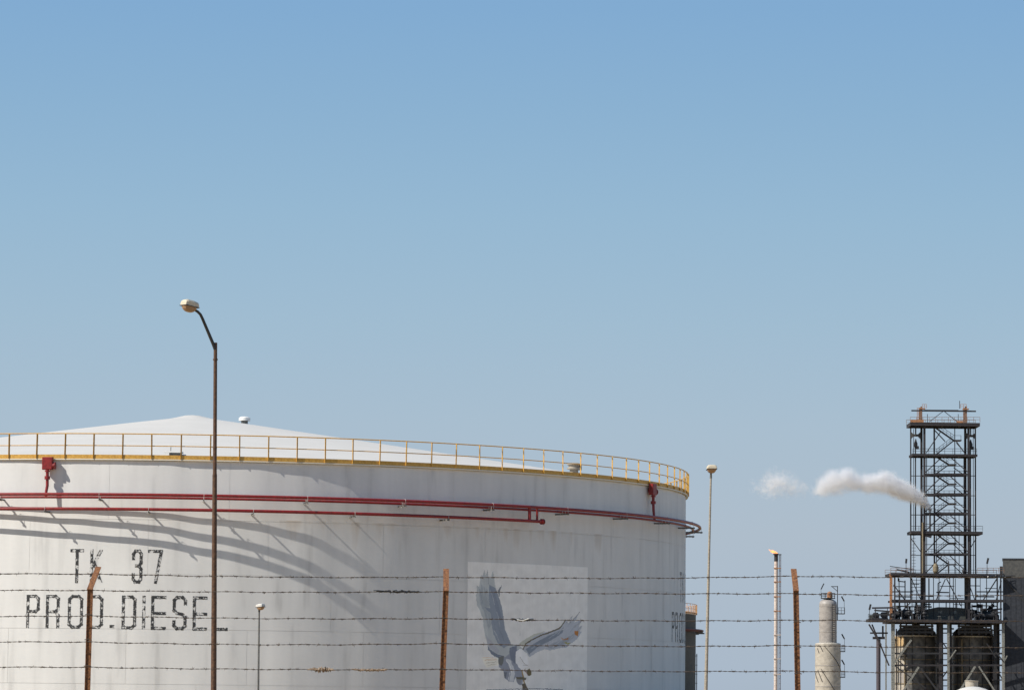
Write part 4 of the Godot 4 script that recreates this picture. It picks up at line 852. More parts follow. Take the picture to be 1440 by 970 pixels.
func far_tank() -> void:
	var rng := RandomNumberGenerator.new()
	rng.seed = 8
	var t := thing("storage_tank", "dark olive storage tank with orange rim railing, mostly hidden behind the white tank", "storage tank", Vector3(-4.0, 0, -401))
	part("shell", turned([Vector2(24.0, 0), Vector2(25, 0), Vector2(25, 11.4), Vector2(24.0, 11.4)], 240), M.olive, t)
	part("roof", turned([Vector2(25.02, 11.35), Vector2(25.02, 11.42), Vector2(0.001, 15.2)], 120), M.roof, t)
	part("toe_board", turned([Vector2(25.05, 11.42), Vector2(25.08, 11.42), Vector2(25.08, 11.6), Vector2(25.05, 11.6)], 240), M.orange, t)
	railing(t, 25.06, 11.42, 50, 125, 3.0, 1.0, M.orange, rng)
	part("ring_pipe", ring_tube(25.8, 9.62, 0.09, 40, 190), M.maroon, t)
	part("ring_pipe", ring_tube(25.45, 9.5, 0.09, 40, 190), M.maroon, t)
	for k in 7:
		bar("pipe_bracket", round_at(24.95, 60 + 10 * k, 9.36), round_at(26.0, 60 + 10 * k, 9.36), 0.14, M.dull, t)
	# wall ladder seen in profile
	for s in [-0.22, 0.22]:
		bar("ladder_rail", round_at(25.22, 92, 0.0) + Vector3(0, 0, s), round_at(25.22, 92, 7.1) + Vector3(0, 0, s), 0.07, M.d, t)
	for k in 20:
		var p := round_at(25.22, 92, 0.4 + 0.34 * k)
		bar("ladder_rung", p + Vector3(0, 0, -0.22), p + Vector3(0, 0, 0.22), 0.04, M.d, t)
		if k % 3 == 1 and k > 8:
			bar("ladder_bracket", p + Vector3(-0.25, 0, 0), p + Vector3(0.08, 0.0, 0), 0.06, M.d, t)

# ------------------------------------------------------------------ street lamps
func lamp_head(parent: Node, at: Vector3, aim: Vector3, tilt: float, size: Vector3, housing: Material) -> void:
	# +x of the head points away from its arm; size: length, height of housing, width
	var h := sub("lamp_head", parent)
	var x := aim.normalized()
	var z := x.cross(Vector3.UP).normalized()
	var b := Basis(x, Vector3.UP, z) * Basis(Vector3.BACK, tilt)
	h.transform = Transform3D(b, at)
	var l := size.x
	var t := size.y
	var w := size.z * 0.5
	var st := begin()
	var rings := []
	for s in [[0.0, 0.45, 0.55], [0.12, 0.85, 0.9], [0.45, 1.0, 1.0], [0.85, 0.98, 0.98], [0.97, 0.8, 0.9], [1.0, 0.55, 0.85]]:
		var sx: float = s[0] * l
		var sh: float = s[1] * t
		var sw: float = s[2] * w
		rings.append([Vector3(sx, 0, -sw), Vector3(sx, 0, sw), Vector3(sx, sh * 0.6, sw), Vector3(sx, sh * 0.9, sw * 0.78), Vector3(sx, sh, sw * 0.45), Vector3(sx, sh, -sw * 0.45), Vector3(sx, sh * 0.9, -sw * 0.78), Vector3(sx, sh * 0.6, -sw)])
	loft(st, rings)
	part("housing", st.commit(), housing, h)
	st = begin()
	box(st, Vector3(0.06 * l, -0.016, -w * 1.02), Vector3(1.02 * l, -0.002, w * 1.02))
	part("rim", st.commit(), M.black, h)
	st = begin()
	rings = []
	for s in [[0.0, 1.0], [0.5, 0.86], [0.85, 0.62], [1.0, 0.4]]:
		var d: float = -0.018 - s[0] * t * 0.85
		var q: float = s[1]
		var c := 0.56 * l
		var hl := 0.44 * l * q
		var r := []
		for k in 12:
			var a := TAU * k / 12
			r.append(Vector3(c + hl * signf(cos(a)) * pow(absf(cos(a)), 0.6), d, w * 0.93 * q * signf(sin(a)) * pow(absf(sin(a)), 0.6)))
		rings.append(r)
	loft(st, rings)
	part("lamp_bowl", st.commit(), M.lens, h)

func street_lamps() -> void:
	# brown pole with a bent arm
	var t := thing("street_lamp", "tall rusty brown street lamp with a bent black arm in front of the tank lettering", "street lamp", Vector3(-7.405, 0, -90), 0.0, "street lamps of the depot")
	var st := begin()
	tube(st, [Vector3(0, 0, 0), Vector3(-0.101, 7.3, 0)], [0.078, 0.058], 16)
	part("pole", st.commit(), M.brown, t)
	st = begin()
	tube(st, [Vector3(-0.1005, 7.26, 0), Vector3(-0.101, 7.34, 0), Vector3(-0.1466, 10.66, 0)], [0.062, 0.05, 0.046], 16)
	part("upper_pole", st.commit(), M.brown, t)
	st = begin()
	tube(st, [Vector3(-0.1405, 10.21, 0), Vector3(-0.141, 10.25, 0)], 0.062, 14)
	tube(st, [Vector3(-0.11, 7.95, 0), Vector3(-0.1105, 8.0, 0)], 0.054, 14)
	part("collar", st.commit(), M.brown, t)
	st = begin()
	tube(st, [Vector3(-0.14, 10.46, 0), Vector3(-0.2, 10.62, 0.04), Vector3(-0.47, 11.25, 0.22), Vector3(-0.52, 11.35, 0.26), Vector3(-0.58, 11.41, 0.31), Vector3(-0.68, 11.47, 0.38)], [0.042, 0.042, 0.037, 0.036, 0.035, 0.033], 12)
	part("arm", st.commit(), M.black, t)
	lamp_head(t, Vector3(-0.6, 11.5, 0.33), Vector3(-0.72, 0, 0.7), 0.12, Vector3(0.46, 0.155, 0.27), M.lamp)
	# pale pole on the right of the tank
	t = thing("street_lamp", "tall pale lamp post standing alone between the white tank and the flare stack", "street lamp", Vector3(8.266, 0, -150), 0.0, "street lamps of the depot")
	st = begin()
	tube(st, [Vector3(0, 0, 0), Vector3(0.055, 3.2, 0), Vector3(0.125, 7.0, 0)], [0.082, 0.07, 0.056], 16)
	part("pole", st.commit(), M.polepaint, t)
	st = begin()
	tube(st, [Vector3(0.125, 6.98, 0), Vector3(0.204, 11.3, 0)], [0.052, 0.04], 14)
	part("upper_pole", st.commit(), M.polepaint, t)
	st = begin()
	tube(st, [Vector3(0.202, 11.1, 0), Vector3(0.204, 11.24, 0.0), Vector3(0.204, 11.3, 0.06)], [0.05, 0.046, 0.04], 12)
	part("arm", st.commit(), M.dull, t)
	lamp_head(t, Vector3(0.204, 11.45, -0.1), Vector3(0.08, 0, 1), 0.1, Vector3(0.5, 0.17, 0.42), M.lamp)
	# short one close to the tank
	t = thing("street_lamp", "short thin grey lamp post close to the tank wall", "street lamp", Vector3(-10.15, 0, -145), 0.0, "street lamps of the depot")
	st = begin()
	tube(st, [Vector3(0, 0, 0), Vector3(-0.03, 5.2, 0)], [0.05, 0.034], 14)
	part("pole", st.commit(), M.dull, t)
	st = begin()
	tube(st, [Vector3(-0.03, 5.15, 0), Vector3(-0.03, 5.28, 0.0), Vector3(0.03, 5.36, 0.02)], 0.04, 12)
	part("arm", st.commit(), M.black, t)
	lamp_head(t, Vector3(-0.13, 5.34, -0.05), Vector3(0.8, 0, 0.6), 0.08, Vector3(0.36, 0.13, 0.25), M.galv)

# ------------------------------------------------------------------ barbed wire fence
func wire_run(pts: Array, sag: float, rng: RandomNumberGenerator) -> Array:
	# dense points through the post fixings, hanging a little between them
	var out := []
	for k in pts.size() - 1:
		var a: Vector3 = pts[k]
		var b: Vector3 = pts[k + 1]
		var n := int(a.distance_to(b) / 0.013)
		var s := sag * rng.randf_range(0.5, 1.4)
		for i in n:
			var u := float(i) / n
			out.append(a.lerp(b, u) + Vector3(0, -s * 4 * u * (1 - u) + 0.0025 * sin(u * 31 + k), 0.002 * sin(u * 23 + k * 2)))
	out.append(pts[-1])
	return out

func fence() -> void:
	var rng := RandomNumberGenerator.new()
	rng.seed = 21
	var t := thing("barbed_wire_fence", "barbed wire fence on cranked rusty steel posts before the tank", "fence")
	# foot, bend, tip
	var posts := [
		[Vector3(-9.5, 0, -30), Vector3(-9.52, 2.6, -30), Vector3(-9.52, 2.78, -30.24)],
		[Vector3(-6.5, 0, -30), Vector3(-6.53, 2.6, -30), Vector3(-6.52, 2.78, -30.24)],
		[Vector3(-3.551, 0, -30), Vector3(-3.535, 2.604, -30), Vector3(-3.5, 2.787, -30.25)],
		[Vector3(-0.603, 0, -30), Vector3(-0.535, 2.624, -30), Vector3(-0.54, 2.801, -30.25)],
		[Vector3(2.472, 0, -30), Vector3(2.417, 2.656, -30), Vector3(2.418, 2.832, -30.25)],
		[Vector3(5.42, 0, -30), Vector3(5.4, 2.67, -30), Vector3(5.4, 2.85, -30.25)],
		[Vector3(8.4, 0, -30), Vector3(8.4, 2.68, -30), Vector3(8.4, 2.86, -30.25)]]
	for p in posts:
		# angle iron, open towards the camera's right, with a flat arm cranked back
		var st := begin()
		var w := 0.024
		var up: Vector3 = (p[1] - p[0]).normalized()
		var lean := Transform3D(Basis(Vector3.RIGHT, up, Vector3.RIGHT.cross(up).normalized()), p[0])
		var tall: float = p[1].distance_to(p[0])
		box(st, Vector3(-w, 0, -w), Vector3(w, tall, 0.006 - w), lean)
		box(st, Vector3(-w, 0, 0.006 - w), Vector3(0.006 - w, tall, -0.008), lean)
		var po := part("fence_post", st.commit(), M.rust, t)
		st = begin()
		var d: Vector3 = (p[2] - p[1]).normalized()
		var nz := Vector3.RIGHT.cross(d).normalized()
		var axf := Transform3D(Basis(d.cross(nz).normalized(), d, nz), p[1] - Vector3(0, 0, w + 0.001))
		var arm_l: float = p[1].distance_to(p[2])
		box(st, Vector3(-w, -0.03, -0.004), Vector3(w, arm_l, 0.004), axf)
		part("arm", st.commit(), M.rust, po)
		for h in [2.375, 2.165, 1.945]:
			var q: Vector3 = (p[0] as Vector3).lerp(p[1], h / p[1].y)
			st = begin()
			tube(st, [q + Vector3(-0.03, 0.0, 0.03), q + Vector3(0.0, 0.006, 0.034), q + Vector3(0.032, -0.002, 0.03)], 0.004, 6)
			part("wire_tie", st.commit(), M.wire, po)
	# fixings of the five wires at the posts, from the top
	var fix := [
		[[-9.52, 2.74, -30.2], [-6.52, 2.733, -30.2], [-3.525, 2.725, -30.2], [-0.552, 2.731, -30.2], [2.427, 2.77, -30.2], [5.4, 2.81, -30.2], [8.4, 2.82, -30.2]],
		[[-9.52, 2.59, -30.02], [-6.52, 2.585, -30.02], [-3.54, 2.581, -30.02], [-0.547, 2.601, -30.02], [2.413, 2.616, -30.02], [5.4, 2.65, -30.02], [8.4, 2.66, -30.02]],
		[[-9.52, 2.37, -29.968], [-6.52, 2.362, -29.968], [-3.53, 2.365, -29.968], [-0.543, 2.376, -29.968], [2.41, 2.392, -29.968], [5.4, 2.43, -29.968], [8.4, 2.44, -29.968]],
		[[-9.52, 2.15, -29.968], [-6.52, 2.15, -29.968], [-3.527, 2.147, -29.968], [-0.541, 2.166, -29.968], [2.41, 2.181, -29.968], [5.4, 2.21, -29.968], [8.4, 2.22, -29.968]],
		[[-9.52, 1.94, -29.968], [-6.52, 1.942, -29.968], [-3.523, 1.936, -29.968], [-0.538, 1.95, -29.968], [2.411, 1.966, -29.968], [5.4, 2.0, -29.968], [8.4, 2.01, -29.968]]]
	for f in fix:
		var pts := []
		for p in f:
			pts.append(Vector3(p[0], p[1], p[2]))
		var line := wire_run(pts, 0.012, rng)
		var st := begin()
		for s in 2:
			var strand := []
			for i in line.size():
				var a := TAU * i * 0.013 / 0.085 + PI * s
				strand.append(line[i] + Vector3(0, cos(a), sin(a)) * 0.0021)
			tube(st, strand, 0.0019, 4, false)
		var w := part("barbed_wire", st.commit(), M.wire, t)
		# barbs: a coil round the strands with four cut points
		st = begin()
		var i := 3
		while i < line.size() - 2:
			var c: Vector3 = line[i]
			var half := rng.randf_range(0.009, 0.014)
			tube(st, [c - Vector3(half, 0, 0), c + Vector3(half, 0, 0)], rng.randf_range(0.0044, 0.0062), 6)
			for q in 4:
				var ang := rng.randf_range(0, TAU)
				var dirv := Vector3(rng.randf_range(-1.2, 1.2), cos(ang), sin(ang)).normalized()
				var root: Vector3 = c + Vector3(half * (0.7 if q % 2 else -0.7), 0, 0)
				tube(st, [root, root + dirv * rng.randf_range(0.014, 0.022)], [0.0017, 0.0008], 4, false)
			i += rng.randi_range(5, 9)
		var bb := part("barbs", st.commit(), M.wire, w)
		bb.set_meta("kind", "stuff")

func rag(called: String, label: String, at: Vector3, length: float, fat: float, mat: Material, seed_: int) -> Node3D:
	var rng := RandomNumberGenerator.new()
	rng.seed = seed_
	var n := FastNoiseLite.new()
	n.seed = seed_
	n.frequency = 1.0
	var t := thing(called, label, "litter", at)
	var st := begin()
	var rings := []
	var N := 40
	for i in N + 1:
		var u := float(i) / N
		var env := pow(sin(PI * clampf(u, 0.02, 0.98)), 0.6)
		var r := []
		for k in 9:
			var a := TAU * k / 9
			var q := fat * env * (0.35 + 1.2 * absf(n.get_noise_2d(u * 8.0, k * 0.7)) + 0.8 * maxf(0, n.get_noise_1d(u * 7.0 + 50))) + 0.0025
			r.append(Vector3((u - 0.5) * length + 0.01 * n.get_noise_2d(k, u * 5), 0.9 * fat * n.get_noise_1d(u * 11) + cos(a) * q, sin(a) * q))
		rings.append(r)
	loft(st, rings)
	part("bundle", st.commit(), mat, t)
	for e in [-1, 1]:
		st = begin()
		var o := Vector3(e * length * 0.3, 0, 0.004)
		var tip := o + Vector3(e * length * rng.randf_range(0.2, 0.35), rng.randf_range(-0.5, 0.9) * fat, 0.01)
		loft(st, [[o + Vector3(0, fat * 0.5, 0), o + Vector3(0, -fat * 0.4, 0), o + Vector3(0, 0, 0.006)], [o.lerp(tip, 0.6) + Vector3(0, fat * 0.6, 0.004), o.lerp(tip, 0.6) + Vector3(0, -fat * 0.1, 0.002), o.lerp(tip, 0.6) + Vector3(0, 0.1 * fat, 0.008)], [tip + Vector3(0, 0.003, 0), tip + Vector3(0, -0.003, 0), tip + Vector3(0, 0, 0.003)]])
		part("flap", st.commit(), mat, t)
	return t

func rags() -> void:
	rag("plastic_scrap", "long black plastic shred wound on the second wire from the top", Vector3(-0.94, 2.598, -30.02), 0.36, 0.012, M.blackrag, 3)
	rag("cloth_scrap", "crumpled brown rag caught on the lowest wire", Vector3(-1.57, 1.935, -29.968), 0.19, 0.022, M.brownrag, 4)
	rag("cloth_scrap", "thin brown strip of sacking on the lowest wire", Vector3(-1.16, 1.937, -29.968), 0.27, 0.011, M.brownrag, 5)
	var t := rag("plastic_scrap", "short black and white plastic shred in front of the eagle", Vector3(0.115, 2.37, -29.968), 0.15, 0.012, M.blackrag, 6)
	var st := begin()
	loft(st, [[Vector3(-0.05, -0.004, 0.016), Vector3(-0.05, 0.006, 0.016), Vector3(-0.05, 0, 0.022)], [Vector3(0.0, -0.012, 0.018), Vector3(0.0, -0.002, 0.02), Vector3(0, -0.006, 0.026)], [Vector3(0.05, 0.006, 0.016), Vector3(0.05, 0.016, 0.016), Vector3(0.05, 0.01, 0.022)]])
	part("white_strip", st.commit(), M.palerag, t)
	rag("plastic_scrap", "black plastic shred wound on the top wire before the refinery", Vector3(4.13, 2.785, -30.2), 0.26, 0.014, M.blackrag, 7)

# ------------------------------------------------------------------ refinery
func floodlight(parent: Node, foot: Vector3, neck: Vector3, tip: Vector3, s := 1.0) -> void:
	var f := sub("floodlight", parent)
	bar("mast", foot, neck, 0.1 * s, M.d, f)
	bar("lamp_tube", neck, tip, 0.36 * s, M.d, f, 0.3 * s)

func coker() -> void:
	var rng := RandomNumberGenerator.new()
	rng.seed = 44
	var t := thing("process_tower", "dark open steel coker tower with zigzag stairs and derrick legs", "tower", COKER)
	var k := 0
	for kind in STEEL:
		for m in STEEL[kind]:
			k += 1
			var a := Vector3(m[0], m[1], m[2])
			var b := Vector3(m[3], m[4], m[5])
			var w: float = m[6] + 0.004 * (k % 5)
			var mat: Material = M[m[7]]
			if kind == "pipe":
				rod(kind, a, b, w * 0.5, mat, t)
			elif kind == "equipment":
				bar(kind, a, b, w, mat, t, w * 1.4)
			elif kind == "landing":
				bar(kind, a, b, w * 0.7, mat, t, 2.4)
			elif kind == "column" and w > 0.6 and m[7] == "u":
				rod(kind, a, b, w * 0.5, mat, t)
			else:
				bar(kind, a, b, w, mat, t)
	# decks: plate with edge girders
	for d in [[-6.94, 6.82, 56.35, 57.0, 1.0, -6.2, "s"], [-6.52, 6.38, 50.4, 50.85, 0.5, -5.6, "s"], [-6.85, 7.33, 35.05, 35.6, 0.9, -6.0, "s"], [-10.85, 11.1, 26.8, 27.3, 1.8, -9.5, "s"], [-10.9, 11.2, 17.62, 18.2, 4.2, -14.0, "s"], [-15.48, -10.92, 17.66, 18.19, 4.2, -1.2, "s"]]:
		var o := sub("deck", t)
		block("plate", Vector3(d[0], d[3] - 0.12, d[5]), Vector3(d[1], d[3], d[4]), M.s, o)
		for z in [d[4], d[5]]:
			bar("girder", Vector3(d[0] + 0.02, (d[2] + d[3] - 0.13) * 0.5, z - 0.12 * signf(z)), Vector3(d[1] - 0.02, (d[2] + d[3] - 0.13) * 0.5, z - 0.12 * signf(z)), d[3] - d[2] - 0.13, M[d[6]], o, 0.2)
		for x in [d[0] + 0.13, d[1] - 0.13]:
			bar("girder", Vector3(x, (d[2] + d[3] - 0.15) * 0.5, d[4] - 0.25), Vector3(x, (d[2] + d[3] - 0.15) * 0.5, d[5] + 0.25), 0.2, M[d[6]], o, d[3] - d[2] - 0.16)
		var n := int((d[1] - d[0]) / 3.0)
		for i in range(1, n):
			var x: float = lerpf(d[0], d[1], float(i) / n)
			bar("joist", Vector3(x, d[3] - 0.26, d[4] - 0.3), Vector3(x, d[3] - 0.26, d[5] + 0.3), 0.14, M.s, o, 0.24)
	# orange crown baskets and toe plates
	for x in [-4.4, 4.2]:
		block("basket", Vector3(x - 0.55, 59.75, -1.6), Vector3(x + 0.6, 59.95, -0.4), M.r, t)
	block("toe_plate", Vector3(-6.9, 57.01, 0.9), Vector3(-4.3, 57.5, 0.98), M.r, t)
	block("toe_plate", Vector3(2.2, 57.01, 0.9), Vector3(3.4, 57.4, 0.98), M.r, t)
	# hoist plates and hooks between the derrick legs
	for x in [-5.5, 5.4]:
		var hst := sub("hoist", t)
		var st := begin()
		var f := [Vector2(-0.95, 0.75), Vector2(-0.45, 0.25), Vector2(0.45, 0.25), Vector2(0.95, 0.75), Vector2(0.95, -0.75), Vector2(0.45, -0.2), Vector2(-0.45, -0.2), Vector2(-0.95, -0.75)]
		var r0 := []
		var r1 := []
		for p in f:
			r0.append(Vector3(x + p.x, 54.65 + p.y, -2.3))
			r1.append(Vector3(x + p.x, 54.65 + p.y, -2.6))
		for i in 8:
			var j := (i + 1) % 8
			flat_quad(st, r0[i], r0[j], r1[j], r1[i], (r0[i] + r0[j]) * 0.5 - Vector3(x, 54.65, -2.3))
		for r in [[r0, Vector3.BACK], [r1, Vector3.FORWARD]]:
			for q in [[0, 1, 6, 7], [1, 2, 5, 6], [2, 3, 4, 5]]:
				flat_quad(st, r[0][q[0]], r[0][q[1]], r[0][q[2]], r[0][q[3]], r[1])
		part("plate", st.commit(), M.clad2, hst)
		rod("cable", Vector3(x, 54.9, -2.45), Vector3(x, 56.3, -2.45), 0.13, M.d, hst)
		part("swivel", turned([Vector2(0.001, -0.95), Vector2(0.16, -0.9), Vector2(0.36, -0.5), Vector2(0.36, 0.1), Vector2(0.2, 0.5), Vector2(0.1, 0.95), Vector2(0.001, 1.0)], 12), M.d, hst, Transform3D(Basis.IDENTITY, Vector3(x, 53.0, -2.45)))
		block("motor", Vector3(x + 0.1, 51.95, -2.8), Vector3(x + 0.6, 52.55, -2.1), M.d, hst)
	# control cabin on the main deck
	var cab := sub("control_cabin", t)
	var st2 := begin()
	var ra := []
	var rb := []
	for p in [Vector2(-3.7, 18.21), Vector2(4.4, 18.21), Vector2(4.4, 20.3), Vector2(4.1, 20.62), Vector2(2.0, 20.78), Vector2(-1.2, 20.8), Vector2(-3.1, 20.4), Vector2(-3.7, 20.0)]:
		ra.append(Vector3(p.x, p.y, -2.0))
		rb.append(Vector3(p.x, p.y, -5.5))
	loft(st2, [ra, rb])
	part("shell", st2.commit(), M.cabin, cab)
	for w in [[-1.1, 19.55], [1.75, 19.55]]:
		block("window", Vector3(w[0], w[1], -2.0), Vector3(w[0] + 0.7, w[1] + 0.55, -1.96), M.c, cab)
	block("rail", Vector3(-1.3, 18.9, -2.0), Vector3(0.3, 19.0, -1.93), M.c, cab)
	# valves, pumps and lines crowding the main deck and the deck above
	for i in 46:
		var left := i % 2 == 0
		var x := rng.randf_range(-10.6, -3.9) if left else rng.randf_range(4.6, 10.8)
		var z := rng.randf_range(-6.0, 1.2)
		var hgt := rng.randf_range(0.9, 3.6)
		var v := sub("valve", t, Vector3(x, 18.2, z))
		rod("stem", Vector3.ZERO, Vector3(0, hgt, 0), rng.randf_range(0.06, 0.16), M.d if i % 3 else M.s, v)
		var q := rng.randf_range(0.25, 0.5)
		var yy := rng.randf_range(0.5, 0.9) * hgt
		part("body", turned([Vector2(0.05, -q * 1.3), Vector2(q * 0.8, -q * 1.2), Vector2(q * 0.8, -q), Vector2(q * 0.5, -q * 0.8), Vector2(q, 0), Vector2(q * 0.5, q * 0.8), Vector2(q * 0.85, q), Vector2(q * 0.85, q * 1.2), Vector2(0.05, q * 1.3)], 10), M.d, v, Transform3D(Basis(Vector3.RIGHT, PI / 2 * (i % 2)), Vector3(0, yy, 0)))
		if i % 3 == 0:
			rod("branch", Vector3(0, yy, 0), Vector3(rng.randf_range(-1.6, 1.6), yy + rng.randf_range(-0.1, 0.3), 0.0), rng.randf_range(0.08, 0.2), M.d, v)
	for p in [[-13.6, 0.55, 1.4], [-12.0, 0.6, 1.6], [-9.6, 0.75, 2.6], [-7.6, 0.9, 2.2], [7.2, 0.6, 2.4], [8.9, 0.8, 2.6], [10.0, 0.5, 1.6]]:
		var pump := sub("pump", t, Vector3(p[0], 18.2, -0.6))
		block("base", Vector3(-0.8, 0, -0.5), Vector3(0.8, 0.3, 0.5), M.s, pump)
		var st := begin()
		tube(st, [Vector3(-p[2] * 0.4, 0.3 + p[1], 0), Vector3(-p[2] * 0.25, 0.3 + p[1], 0), Vector3(p[2] * 0.3, 0.3 + p[1], 0), Vector3(p[2] * 0.42, 0.3 + p[1], 0)], [p[1] * 0.6, p[1] * 0.95, p[1] * 0.95, p[1] * 0.4], 14)
		part("casing", st.commit(), M.d, pump)
	# small fittings on the base deck
	for p in [[-2.0, 0.55, 1.9], [0.55, 0.16, 2.4], [3.5, 0.3, 0.9]]:
		var v := sub("drum_fitting", t, Vector3(p[0], 27.3, 1.0))
		part("body", turned([Vector2(p[1] * 0.5, 0), Vector2(p[1], 0.4), Vector2(p[1], p[2] * 0.7), Vector2(p[1] * 0.6, p[2]), Vector2(0.001, p[2] * 1.05)], 12), M.p if p[0] < 0 else M.d, v)
	part("nozzle", turned([Vector2(0.17, 0), Vector2(0.17, 0.5), Vector2(0.3, 0.6), Vector2(0.3, 0.75), Vector2(0.1, 0.8)], 12), M.d, t, Transform3D(Basis.IDENTITY, Vector3(-3.03, 39.2, 0.5)))
	floodlight(t, Vector3(-15.27, 18.2, 3.6), Vector3(-15.27, 19.96, 3.6), Vector3(-15.02, 21.05, 3.6))
	floodlight(t, Vector3(-7.86, 27.3, 1.5), Vector3(-7.86, 29.2, 1.5), Vector3(-7.79, 30.1, 1.5))
	floodlight(t, Vector3(8.08, 27.3, 1.5), Vector3(8.05, 29.3, 1.5), Vector3(8.3, 30.4, 1.5))

func drums() -> void:
	for e in [[-4.97, "broad process drum with sunlight painted as pale patches under the steel tower"], [6.3, "broad sooty process drum behind the white dome, beside the clad block"]]:
		var t := thing("process_drum", e[1], "vessel", COKER + Vector3(e[0], 0, -7.0), 0.0, "drums under the coker tower")
		part("body", turned([Vector2(4.15, 4.0), Vector2(4.15, 15.2)], 72), M.drum, t)
		part("top_head", turned([Vector2(4.1, 15.22), Vector2(3.9, 15.9), Vector2(3.2, 16.6), Vector2(1.9, 17.1), Vector2(0.8, 17.3), Vector2(0.8, 17.45)], 48, true), M.d, t)
		part("skirt", turned([Vector2(4.0, 0.0), Vector2(4.0, 3.99)], 48), M.drum, t)
		for y in [15.0, 12.8, 10.4, 8.0, 5.6]:
			part("band", turned([Vector2(4.15, y), Vector2(4.22, y + 0.02), Vector2(4.22, y + 0.22), Vector2(4.15, y + 0.24)], 72), M.galv if y > 14 else M.p, t)
		if e[0] < 0:   # pale patches paint in the sunlight on the drum's left side
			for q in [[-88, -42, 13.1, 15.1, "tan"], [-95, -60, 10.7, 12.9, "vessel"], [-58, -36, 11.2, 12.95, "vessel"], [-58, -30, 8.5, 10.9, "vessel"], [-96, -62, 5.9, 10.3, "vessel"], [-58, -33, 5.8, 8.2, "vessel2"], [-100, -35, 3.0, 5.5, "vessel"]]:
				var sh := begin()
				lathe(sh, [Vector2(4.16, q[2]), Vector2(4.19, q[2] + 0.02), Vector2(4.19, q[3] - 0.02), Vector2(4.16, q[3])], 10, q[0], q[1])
				part("sunlit_patch", sh.commit(), M[q[4]], t)
		rod("downcomer", Vector3(-2.6, 4.0, 3.55), Vector3(-2.6, 14.6, 3.55), 0.16, M.p, t)
		for s in [-3.35, -1.2, 1.4]:
			rod("cable_conduit", Vector3(s, 4.0, sqrt(4.3 * 4.3 - s * s)), Vector3(s, 15.0, sqrt(4.3 * 4.3 - s * s)), 0.06, M.d, t)

